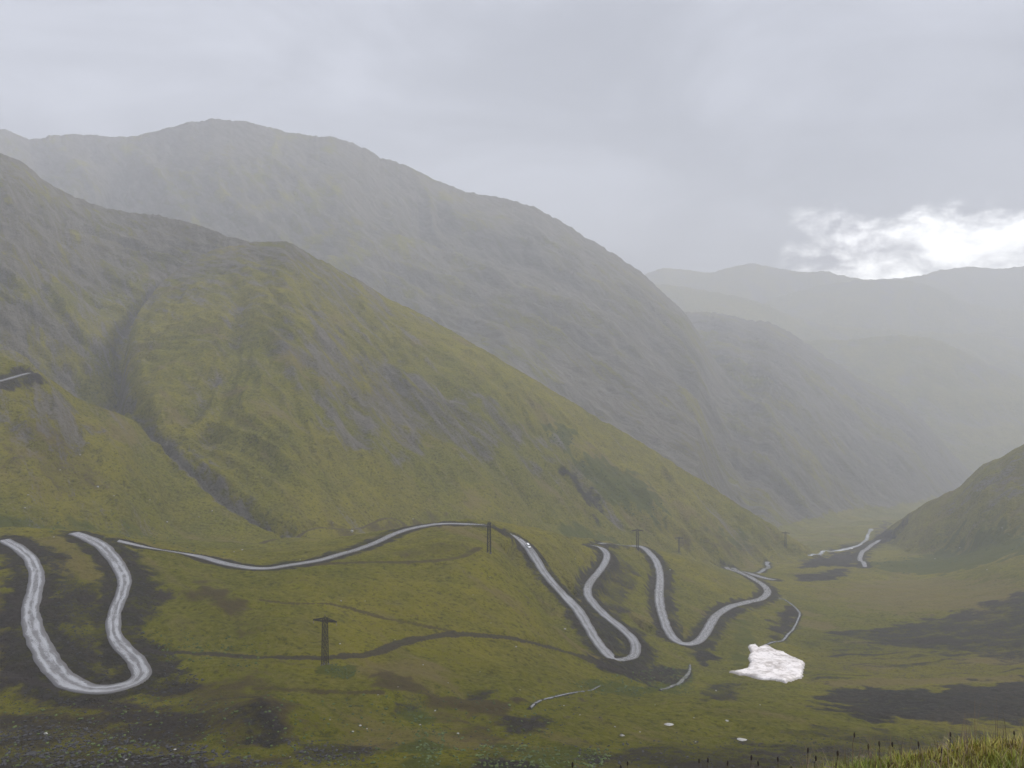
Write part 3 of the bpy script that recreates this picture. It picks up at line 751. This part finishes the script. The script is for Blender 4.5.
spots = [((325,665), -.25, 1.0, 'nearest and tallest rusty lattice pylon with a wide crossarm, beside the dark track'),
 ((489,553), 1.35, 1.0, 'dark lattice pylon rising in front of the road where it tops the grassy knoll'),
 ((637.5,551), -.1, .98, 'lattice pylon beside the bend of the hairpin road, left of the other small one'),
 ((679,553), -.1, .86, 'smaller dark lattice pylon on the grass ridge right of the hairpin bend'),
 ((785.5,547), -.2, 1.05, 'faint distant lattice pylon standing by the river bend at the foot of the mountain')]
for i, (p, rz, sc, lb) in enumerate(spots):
    o = pyl if i == 0 else copy_tree(pyl)
    X, Y, Z = pick(*p)
    want = (48, 31, 22, 16, 19)[i]*Y/F/15.3          # keep the pylon's height in the view
    sc = max(.8, min(want, 1.45))
    print('pylon', i, round(X), round(Y), round(Z), 'scale', round(sc, 2))
    o.location = (X, Y, Z-.1); o.rotation_euler.z = rz; o.scale = (sc, sc, sc)
    tag(o, lb, 'pylon', 'power line pylons crossing the valley')

# ------------------------------------------------------------------ car
def make_car():
    root = empty('car', (0,0,0))
    paint = simple('white_car_paint', (.72,.72,.72), (.80,.80,.80), 1, .3)
    glass = simple('car_glass', (.02,.022,.025), (.03,.032,.035), 1, .08)
    rub = simple('tyre_rubber', (.02,.02,.02), (.03,.03,.03), 4, .8)
    rim = simple('alloy_rim', (.35,.35,.36), (.45,.45,.46), 4, .35, .8)
    lampm = simple('lamp_lens', (.75,.75,.72), (.8,.8,.78), 4, .15)
    red = simple('tail_lens', (.35,.02,.02), (.4,.03,.03), 4, .2)
    prof = [(-2.15,.45),(-2.2,.8),(-2.1,1.05),(-1.95,1.15),(-1.75,1.7),(-1.5,1.8),(.1,1.8),(.35,1.74),(1.05,1.15),(1.95,1.02),(2.2,.85),(2.25,.5),(2.1,.36),(-2.05,.36)]
    bm = bmesh.new()
    def hw(x, z): return .9 if z < 1.12 else .9-.16*(z-1.12)/.68
    rows = []
    for s in (-1, 1): rows.append([bm.verts.new((x, s*hw(x, z), z)) for x, z in prof])
    n_ = len(prof)
    for i in range(n_): bm.faces.new((rows[0][i], rows[0][(i+1)%n_], rows[1][(i+1)%n_], rows[1][i]))
    bm.faces.new(rows[0][::-1]); bm.faces.new(rows[1])
    bmesh.ops.recalc_face_normals(bm, faces=bm.faces)
    bmesh.ops.bevel(bm, geom=[e for e in bm.edges], offset=.05, segments=2, affect='EDGES')
    me = bpy.data.meshes.new('body'); bm.to_mesh(me); bm.free(); me.materials.append(paint)
    b = bpy.data.objects.new('body', me); COL.objects.link(b); b.parent = root
    m = MB(); m.v = [(.42,-.70,1.70),(.42,.70,1.70),(1.02,.78,1.20),(1.02,-.78,1.20)]; m.v = [(x+.03,y,z+.03) for x,y,z in m.v]+[(x-.05,y,z-.05) for x,y,z in m.v]
    m.f = [[0,1,2,3],[7,6,5,4],[0,4,5,1],[1,5,6,2],[2,6,7,3],[3,7,4,0]]; m.build('windscreen', glass, root)
    m = MB(); m.v = [(-1.80,-.66,1.66),(-1.80,.66,1.66),(-1.98,.74,1.2),(-1.98,-.74,1.2)]; m.v = [(x-.02,y,z) for x,y,z in m.v]+[(x+.06,y,z) for x,y,z in m.v]
    m.f = [[3,2,1,0],[4,5,6,7],[0,1,5,4],[1,2,6,5],[2,3,7,6],[3,0,4,7]]; m.build('rear_window', glass, root)
    for s in (-1, 1):
        for xa, xb, xc, xd in ((-1.6,-.75,-.75,-1.5),(-.65,.05,.05,-.65),(.15,.85,.32,.15)):
            def y(z): return s*(.905-.16*(z-1.12)/.68)
            v = [(xa,y(1.2),1.2),(xb,y(1.2),1.2),(xc,y(1.66),1.66),(xd,y(1.66),1.66)]
            m = MB(); m.v = [(a,b_+s*.012,c) for a,b_,c in v]+[(a,b_-s*.05,c) for a,b_,c in v]
            m.f = [[0,1,2,3],[7,6,5,4],[0,4,5,1],[1,5,6,2],[2,6,7,3],[3,7,4,0]]; m.build('side_window', glass, root)
        for x in (-1.35, 1.4):
            m = MB(); m.cyl((x,s*.70,.36), (x,s*.93,.36), .36, 20); w = m.build('wheel', rub, root, False)
            m = MB(); m.cyl((x,s*.92,.36), (x,s*.945,.36), .22, 14); m.build('rim', rim, w)
        m = MB(); m.box((2.22,s*.64,.78), (.1,.36,.16)); m.build('headlight', lampm, root)
        m = MB(); m.box((-2.19,s*.76,.95), (.08,.18,.3)); m.build('tail_light', red, root)
        m = MB(); m.box((.75,s*1.0,1.22), (.14,.2,.14)); m.build('wing_mirror', paint, root)
    m = MB(); m.box((2.26,0,.50), (.12,1.6,.2)); m.build('bumper', rub, root)
    return root
car = make_car()
P = roads['main']; k = int(np.argmin(np.hypot(P[:,0]*F/P[:,1]+CX-528, (HY-P[:,2]*F/P[:,1])-547)))
d = P[k+1,:2]-P[k-1,:2]; rz = math.atan2(d[1], d[0])
nn = np.array([-math.sin(rz), math.cos(rz)])
slope = math.atan2(P[k+2,2]-P[k-2,2], np.linalg.norm(P[k+2,:2]-P[k-2,:2]))
car.location = (P[k,0]+nn[0]*.6, P[k,1]+nn[1]*.6, P[k,2]+.17); car.rotation_euler = (0, -slope, rz)
tag(car, 'small white car driving on the wet gravel road below the knoll pylon', 'car')

# ------------------------------------------------------------------ boulders
def rock_mesh(seed, squash=.6, sub=2):
    bm = bmesh.new(); bmesh.ops.create_icosphere(bm, subdivisions=sub, radius=.5)
    r = random.Random(seed); ax = [(r.gauss(0,1), r.gauss(0,1), r.gauss(0,1), r.uniform(.28,.45)) for _ in range(9)]
    for v in bm.verts:
        for a, b, c, d_ in ax:
            L = math.sqrt(a*a+b*b+c*c); t = (v.co.x*a+v.co.y*b+v.co.z*c)/L
            if t > d_:
                v.co.x -= (t-d_)*a/L; v.co.y -= (t-d_)*b/L; v.co.z -= (t-d_)*c/L
        v.co.z *= squash; v.co.x *= 1.15
        v.co *= 1+r.uniform(-.04,.04)
    me = bpy.data.meshes.new('boulder'); bm.to_mesh(me); bm.free(); me.materials.append(MBOULD); return me
rms = [rock_mesh(i, .5+.1*(i%4)) for i in range(8)]
B1 = [(333,523,2),(341,601,3),(340,644,3),(423,665,2.2),(490,577,1.6),(491,623,1.6),(413,519,2),(473,595,1.5),(565,629,3.5),(575,559,1.6),(516,647,3),(212,511,2.2),(199,517,2),(167,522,3),(25,508,2.5),(234,552,2),(242,550,3),(54,537,2),
 (175,750,4),(126,760,3),(378,695,2.6),(398,687,2),(360,726,4),(353,732,3.5),(367,729,2.5),(458,734,4),(435,711,3),(290,757,2),(727,721,4),(694,718,2.5),(564,706,2.5),(615,727,2.5),(640,732,2.2),(716,691,3),(696,742,2.2),(98,487,3),(114,496,2.4),(28,495,3),(213,380,2),(150,500,2),(60,470,2),(80,455,2.4),(262,478,1.6),(300,560,1.5),(395,640,1.8),(365,601,1.6),(448,683,1.8),(520,690,1.6),(580,715,2),(655,705,1.8),(760,705,2),(420,725,2.4),(330,720,2),(480,672,1.6),(540,655,1.5),(670,570,2.4),(935,559,2),(960,548,2),(1002,528,2),(987,570,2)]
for i, (px, py, w) in enumerate(B1):
    X, Y, Z = pick(px, py); sz = w*Y/F*.7
    o = bpy.data.objects.new('boulder', rms[i%8]); COL.objects.link(o)
    o.location = (X, Y, Z+sz*.12); o.scale = (sz*1.15, sz, sz*.9); o.rotation_euler = (random.uniform(-.2,.2), random.uniform(-.2,.2), random.uniform(0,6.28))
    tag(o, 'small pale limestone boulder lying alone on the open grass slopes', 'boulder', 'pale boulders scattered over the valley')
for (px, py, w, h, lb) in ((352,532,3.2,4.0,'bright white upright stone beside the gravel road on the flat meadow'),
                          (46,734,4.5,2.6,'pale stone among the dark rubble near the bottom left corner'),
                          (669,725,9,2.4,'long flat pale slab lying in the grass below the stream'),
                          (741,740,11,2.6,'long low pale slab at the edge of the shale, below the snow patch'),
                          (32,754,14,3.5,'broad dark slab sticking out of the rubble at the bottom left'),
                          (622,736,5,2,'thin pale slab left of the shale edge in the lower meadow')):
    X, Y, Z = pick(px, py); me = rock_mesh(px, .9)
    if py == 754: me.materials.clear(); me.materials.append(MSHALE)
    o = bpy.data.objects.new('boulder', me); COL.objects.link(o)
    o.location = (X, Y, Z+h*Y/F*.2); o.scale = (w*Y/F, w*Y/F*.6, h*Y/F); tag(o, lb, 'boulder', 'boulders singled out on the slopes')

# ------------------------------------------------------------------ rubble (countless)
def scatter(name, label, cat, mat, areas, base, squash):
    bm = bmesh.new(); bmesh.ops.create_icosphere(bm, subdivisions=1, radius=.5)
    bv = np.array([v.co[:] for v in bm.verts]); bf = np.array([[v.index for v in f.verts] for f in bm.faces]); bm.free()
    vs = []; fs = []; c = 0
    for (poly, cnt, s0, s1) in areas:
        P = np.array(poly, float); lo = P.min(0); hi = P.max(0); k = 0
        while k < cnt:
            x, y = RNG.uniform(lo, hi)
            ins_ = False
            for i in range(len(P)):
                (ax, ay), (bx, by) = P[i], P[(i+1)%len(P)]
                if (ay > y) != (by > y) and x < (bx-ax)*(y-ay)/(by-ay)+ax: ins_ = not ins_
            if not ins_: k += .2; continue
            k += 1
            X, Y, Z = pick(x, y)
            i_ = int((X*F/Y+CX-PX[0])/1.3); j_ = int(np.searchsorted(YR, Y))
            if RD[min(i_, NP-1), min(j_, NY-1)] < 6: continue
            s = s0+(s1-s0)*RNG.random()**3
            v = bv*(1+RNG.uniform(-.25,.25,(len(bv),3)))*np.array([s*RNG.uniform(.8,1.5), s, s*squash])
            a = RNG.uniform(0, 6.28); v = np.stack([v[:,0]*math.cos(a)-v[:,1]*math.sin(a), v[:,0]*math.sin(a)+v[:,1]*math.cos(a), v[:,2]], 1)
            vs.append(v+np.array([X, Y, Z+s*.1])); fs.append(bf+c); c += len(bv)
    o = mesh_obj(name, np.concatenate(vs), np.concatenate(fs), mat, smooth=False)
    return tag(o, label, cat, kind='stuff')
scatter('rubble', 'dark shale rubble covering the slope at the lower left', 'rubble', MSHALE,
 [([(-60,738),(60,722),(130,738),(200,745),(300,768),(-60,768)], 2400, .15, 1.0), ([(45,560),(95,590),(100,640),(110,680),(60,660),(40,610)], 700, .25, .9),
  ([(110,545),(165,605),(140,630),(210,684),(150,698),(120,600)], 700, .25, .9), ([(285,738),(380,745),(370,766),(300,766)], 300, .2, .8),
  ([(0,690),(230,700),(240,750),(0,740)], 500, .2, .8), ([(570,742),(1000,735),(1000,768),(570,768)], 900, .2, .7), ([(340,690),(700,690),(700,750),(340,750)], 350, .2, .6)], 1, .6)
MSHRUB = simple('heath_shrub', (.035,.052,.008), (.070,.098,.012), .5, .8, 0, .2)
scatter('low_shrubs', 'low dark green shrubs and rank plants dotted over the meadow', 'shrubs', MSHRUB,
 [([(405,705),(420,698),(428,715),(446,735),(440,768),(420,768),(412,735)], 230, .3, .9), ([(322,668),(335,663),(350,666),(361,672),(350,680),(330,677)], 110, .3, .9), ([(566,683),(690,664),(695,694),(600,696)], 380, .5, 1.3),
  ([(0,700),(560,690),(560,768),(0,768)], 900, .3, .9), ([(565,470),(600,452),(672,510),(640,522)], 350, 1.0, 3.2), ([(140,625),(260,640),(260,668),(150,660)], 160, .4, 1.1),
  ([(545,425),(575,428),(570,452),(548,444)], 120, 1, 3), ([(860,563),(1024,534),(1024,548),(900,574)], 260, 1, 3), ([(0,515),(150,527),(250,560),(0,530)], 200, .5, 1.4), ([(480,745),(620,750),(600,768),(470,768)], 240, .4, 1.0)], 1, .75)

# ------------------------------------------------------------------ the brow under the camera
def brow_z(x, y):
    base = -1.75-.56*y
    lip = -1.65-np.interp(x, [0, 3, 5.5, 20], [.40, .365, .328, .275])*y
    k = sstep(-1.5, 3.2, x+.12*fbm(x/3, y/3, 2, 3)*5)
    z = base*(1-k)+np.maximum(lip, base)*k
    z = np.where(y > 9, np.minimum(z, (-1.75-.30*9-.012*81)-(.9)*(y-9)), z) if False else z
    over = np.maximum(y-(8.3+.10*x), 0)
    z = z - k*over*.55
    return z + .10*fbm(x/1.3, y/1.3, 3, 6)
bx = np.arange(-26, 40, .25); by = np.arange(-8, 34, .25)
BX, BY = np.meshgrid(bx, by, indexing='ij')
BZ = brow_z(BX, BY)
ed = np.minimum.reduce([BX-bx[0], bx[-1]-BX, by[-1]-BY]); BZ = BZ-np.clip(3-ed, 0, 3)**2*.35
id_ = np.arange(BX.size).reshape(BX.shape)
q = np.stack([id_[:-1,:-1], id_[1:,:-1], id_[1:,1:], id_[:-1,1:]], -1).reshape(-1, 4)
bo = mesh_obj('slope', np.stack([BX, BY, BZ], -1).reshape(-1, 3), q, MT)
ca_ = np.zeros((BX.size, 3)); ca_[:,0] = .25; ca_[:,2] = .55; cb_ = np.zeros((BX.size, 3)); cb_[:,1] = .6
col_attr(bo, 'cover_a', ca_); col_attr(bo, 'cover_b', cb_); tag(bo, kind='structure')

def blade_mat(name):
    m, nt, nd, lk, bs = new_mat(name)
    at = N(nd, 'ShaderNodeAttribute', attribute_name='tint')
    lk.new(at.outputs['Color'], bs.inputs['Base Color']); bs.inputs['Roughness'].default_value = .6
    return m
MBL = blade_mat('grass_blades')
def blades(name, label, cnt, xr, yr, dens, h0, h1, cols, w=.006):
    X = RNG.uniform(*xr, cnt); Y = RNG.uniform(*yr, cnt)
    kk = dens(X, Y); s = RNG.random(cnt) < kk; X = X[s]; Y = Y[s]; n_ = len(X)
    Z = brow_z(X, Y)-.03
    cl = fbm(X/.7, Y/.7, 3, 15)
    L = (h0+(h1-h0)*RNG.random(n_)**1.5)*(1+.7*cl); az = RNG.uniform(0, 6.28, n_); bend = RNG.uniform(.1,.7,n_); wd = w*RNG.uniform(.6,1.6,n_)
    fx = np.cos(az); fy = np.sin(az); rows = []
    for t in (0,.35,.7,1.0):
        cx = X+fx*bend*L*t*t; cy = Y+fy*bend*L*t*t; cz = Z+L*t*(1-.35*bend*t)
        hw = wd*(1-t*.92)
        rows.append(np.stack([cx-fy*hw, cy+fx*hw, cz], 1)); rows.append(np.stack([cx+fy*hw, cy-fx*hw, cz], 1))
    vs = np.stack(rows, 1).reshape(-1, 3); b0 = np.arange(n_)[:,None]*8
    q = np.concatenate([b0+np.array([[2*i,2*i+1,2*i+3,2*i+2]]) for i in range(3)])
    o = mesh_obj(name, vs, q, MBL)
    cols = np.array(cols); pick_ = fbm(X/1.1+4, Y/1.1, 3, 16)+RNG.normal(0,.25,n_)
    t = np.clip(pick_*.9+.5, 0, .999)*(len(cols)-1); i0 = t.astype(int); f = (t-i0)[:,None]
    c = cols[i0]*(1-f)+cols[i0+1]*f; c = np.repeat(c, 8, 0)
    col_attr(o, 'tint', c)
    return tag(o, label, 'grass', kind='stuff')
PALB = [(.13,.19,.018),(.24,.26,.028),(.32,.28,.040),(.36,.27,.08)]
blades('grass', 'long green and straw coloured grass on the near brow at the lower right', 190000, (1.0, 13), (4.5, 12.5), lambda x, y: np.clip((x-1.2)/2.5, .15, 1), .04, .15, PALB)
blades('dry_grass', 'sparse dry grass stems on the near slope along the bottom edge', 16000, (-3, 9), (5.5, 13), lambda x, y: np.clip(.35+.08*x, .1, 1), .18, .5, [(.17,.12,.06),(.22,.16,.08),(.13,.08,.05),(.12,.10,.04)], .0035)

# flower stalks with dark seed heads
MST = simple('dry_stalk', (.05,.035,.02), (.09,.06,.035), 6, .8)
MHD = simple('dark_seed_head', (.018,.012,.010), (.04,.025,.018), 20, .9)
def make_stalk(seed):
    r = random.Random(seed); root = empty('dock_plant', (0,0,0)); h = 1.0
    m = MB(); p = (0,0,0)
    for i in range(5):
        q_ = (p[0]+r.uniform(-.02,.02), p[1]+r.uniform(-.02,.02), p[2]+h/5); m.cyl(p, q_, .010-.001*i, 6); p = q_
    m.build('stem', MST, root, True)
    bm = bmesh.new(); bmesh.ops.create_icosphere(bm, subdivisions=2, radius=.5)
    for v in bm.verts:
        k = 1+r.uniform(-.25,.25); v.co.x *= .032*k; v.co.y *= .032*k; v.co.z = p[2]+.01+v.co.z*.065
        v.co.x += p[0]; v.co.y += p[1]
    me = bpy.data.meshes.new('seed_head'); bm.to_mesh(me); bm.free(); me.materials.append(MHD)
    o = bpy.data.objects.new('seed_head', me); COL.objects.link(o); o.parent = root
    for i in range(3):
        m = MB(); a = r.uniform(0, 6.28); z = r.uniform(.1,.5); L = r.uniform(.12,.22)
        c_, s_ = math.cos(a), math.sin(a); k = len(m.v)
        for t, w_ in ((0,.004),(.5,.02),(1,.002)):
            m.v += [(c_*L*t-s_*w_, s_*L*t+c_*w_, z+L*(t*.8-t*t*.5)), (c_*L*t+s_*w_, s_*L*t-c_*w_, z+L*(t*.8-t*t*.5))]
        m.f += [[k,k+1,k+3,k+2],[k+2,k+3,k+5,k+4]]
        m.build('leaf', MST, root)
    return root
protos = [make_stalk(i) for i in range(3)]
heads = [(569,748,1),(577,755,1),(591,757,1),(617,755,1),(627,749,1),(650,757,1),(700,752,1.0),(709,754,1),(725,757,1),(748,749,1),(760,758,1),(778,754,1),(790,760,1),(852,728,1.2),(868,756,.8),(879,741,1.2),(893,756,.8),(920,742,1.0),(930,752,.8),(940,747,1.0),(960,750,.8),(975,742,1.0),(950,731,1.2),(985,746,1.1),(1005,738,1),(1015,743,.9),(984,737,1.1),(990,741,.9),(815,752,.9),(835,747,1.0),(806,745,1)]
for i, (px, py, s) in enumerate(heads):
    Y = random.uniform(8.0, 10.5); X = Y*(px-CX)/F; zt = -Y*(py-HY)/F; zb = float(brow_z(np.array([X]), np.array([Y]))[0])
    hgt = max(zt-zb, .25)
    o = protos[i] if i < 3 else copy_tree(protos[i%3])
    for ch in o.children:
        if ch.name.startswith('seed_head'): k_ = 1.12/hgt; ch.scale = (1,1,k_); ch.location = (0,0,1.0*(1-k_))
    o.location = (X, Y, zb-.03); o.scale = (.65, .65, hgt/1.12); o.rotation_euler = (random.uniform(-.06,.06), random.uniform(-.06,.06), random.uniform(0,6.28))
    tag(o, 'thin dried plant with a dark seed head standing on the near grassy brow', 'plant', 'dried seed stalks on the near brow')
print('foreground', time.time()-T0)

# ------------------------------------------------------------------ haze
def haze(density, color, top):
    x0, x1, y0, y1, z0 = -7600, 7600, -60, 7420, float(H.min())-30
    m = MB(); m.box(((x0+x1)/2, (y0+y1)/2, (z0+top)/2), (x1-x0, y1-y0, top-z0))
    mt = bpy.data.materials.new('rain_haze'); mt.use_nodes = True; nd = mt.node_tree.nodes; lk = mt.node_tree.links
    for n_ in list(nd):
        if n_.type == 'BSDF_PRINCIPLED': nd.remove(n_)
    pv = nd.new('ShaderNodeVolumePrincipled'); pv.inputs['Density'].default_value = density; pv.inputs['Color'].default_value = (*color, 1)
    pv.inputs['Anisotropy'].default_value = .0
    lk.new(pv.outputs[0], nd['Material Output'].inputs['Volume'])
    o = m.build('haze', mt); tag(o, 'pale grey rain haze filling the whole valley', 'haze', kind='stuff')
    return o
TOP = float(H.max())+15
haze(.00025, (.75,.76,.79), TOP)
print('top', TOP)

# ------------------------------------------------------------------ sky and light
SUN_EL, SUN_AZ = 38, 62          # degrees; azimuth clockwise from straight ahead
w = bpy.data.worlds.new('World'); S.world = w; w.use_nodes = True; nt = w.node_tree; nd = nt.nodes; lk = nt.links
bg = nd['Background']; bg.inputs['Strength'].default_value = .1
sky = nd.new('ShaderNodeTexSky'); sky.sky_type = 'NISHITA'; sky.sun_disc = False
sky.sun_elevation = math.radians(SUN_EL); sky.sun_rotation = math.radians(SUN_AZ)
tc = nd.new('ShaderNodeTexCoord'); sx = nd.new('ShaderNodeSeparateXYZ'); lk.new(tc.outputs['Generated'], sx.inputs[0])
gx_, gy_, gz_ = sx.outputs
az = math_(nd, lk, 'DIVIDE', gx_, math_(nd, lk, 'MAXIMUM', gy_, .05)); el = math_(nd, lk, 'DIVIDE', gz_, math_(nd, lk, 'MAXIMUM', gy_, .05))
mp = nd.new('ShaderNodeMapping'); mp.inputs['Scale'].default_value = (1.0, 1.0, 2.6); lk.new(tc.outputs['Generated'], mp.inputs[0])
n1 = noise(nd, lk, mp.outputs[0], 2.9, 8, .55, .5)
mp2 = nd.new('ShaderNodeMapping'); mp2.inputs['Scale'].default_value = (1.0, 1.0, 1.6); lk.new(tc.outputs['Generated'], mp2.inputs[0])
n2 = noise(nd, lk, mp2.outputs[0], 17.0, 12, .62, .2)
grey = mixc(nd, lk, ramp(nd, lk, n1, .3, .72), (2.22,2.31,2.60), (3.45,3.57,4.0))
# break in the cloud low on the right
bx_ = math_(nd, lk, 'MULTIPLY', ramp(nd, lk, az, .26, .50), 1.0)
b1 = ramp(nd, lk, el, .215, .14); b2 = ramp(nd, lk, el, .02, .10)
up = ramp(nd, lk, gy_, .1, .3)
brk = math_(nd, lk, 'MULTIPLY', math_(nd, lk, 'MULTIPLY', bx_, b1), math_(nd, lk, 'MULTIPLY', b2, up))
t_ = math_(nd, lk, 'MULTIPLY_ADD', math_(nd, lk, 'SUBTRACT', n2, .5), 4.2, brk)
lit = math_(nd, lk, 'MULTIPLY', ramp(nd, lk, t_, .15, 1.9), ramp(nd, lk, brk, .0, .5))
azd = nd.new('ShaderNodeMapRange'); lk.new(gx_, azd.inputs[0]); azd.inputs[1].default_value = -.3; azd.inputs[2].default_value = .55; azd.inputs[3].default_value = 1.12; azd.inputs[4].default_value = .80
vg = nd.new('ShaderNodeVectorMath'); vg.operation = 'SCALE'; lk.new(grey, vg.inputs[0]); lk.new(azd.outputs[0], vg.inputs['Scale'])
cl = mixc(nd, lk, lit, vg.outputs[0], (27,27,26.4))
zb = nd.new('ShaderNodeMapRange'); lk.new(gz_, zb.inputs[0]); zb.inputs[1].default_value = .40; zb.inputs[2].default_value = .95; zb.inputs[3].default_value = 1.0; zb.inputs[4].default_value = 3.2
vm = nd.new('ShaderNodeVectorMath'); vm.operation = 'SCALE'; lk.new(cl, vm.inputs[0]); lk.new(zb.outputs[0], vm.inputs['Scale'])
fin = mixc(nd, lk, .93, sky.outputs[0], vm.outputs[0])
lk.new(fin, bg.inputs['Color'])
sl = bpy.data.lights.new('sun', 'SUN'); sl.energy = 1.5; sl.angle = math.radians(10); sl.color = (1,.96,.90)
so_ = bpy.data.objects.new('sun', sl); COL.objects.link(so_)
e, a = math.radians(SUN_EL), math.radians(SUN_AZ)
from mathutils import Vector
dv = Vector((math.sin(a)*math.cos(e), math.cos(a)*math.cos(e), math.sin(e)))
so_.rotation_euler = dv.to_track_quat('Z', 'Y').to_euler()

# ------------------------------------------------------------------ camera
cd = bpy.data.cameras.new('camera'); co = bpy.data.objects.new('camera', cd); COL.objects.link(co); S.camera = co
cd.sensor_width = 36; cd.lens = F*36/1024; cd.shift_y = (HY-384)/1024; cd.clip_start = .1; cd.clip_end = 30000
co.location = (0,0,0); co.rotation_euler = (math.radians(90), 0, 0)
S.render.engine = 'CYCLES'
S.cycles.volume_bounces = 2; S.cycles.max_bounces = 6
S.view_settings.view_transform = 'Standard'; S.view_settings.look = 'None'; S.view_settings.exposure = 1.08; S.view_settings.gamma = 1
print('done', time.time()-T0)
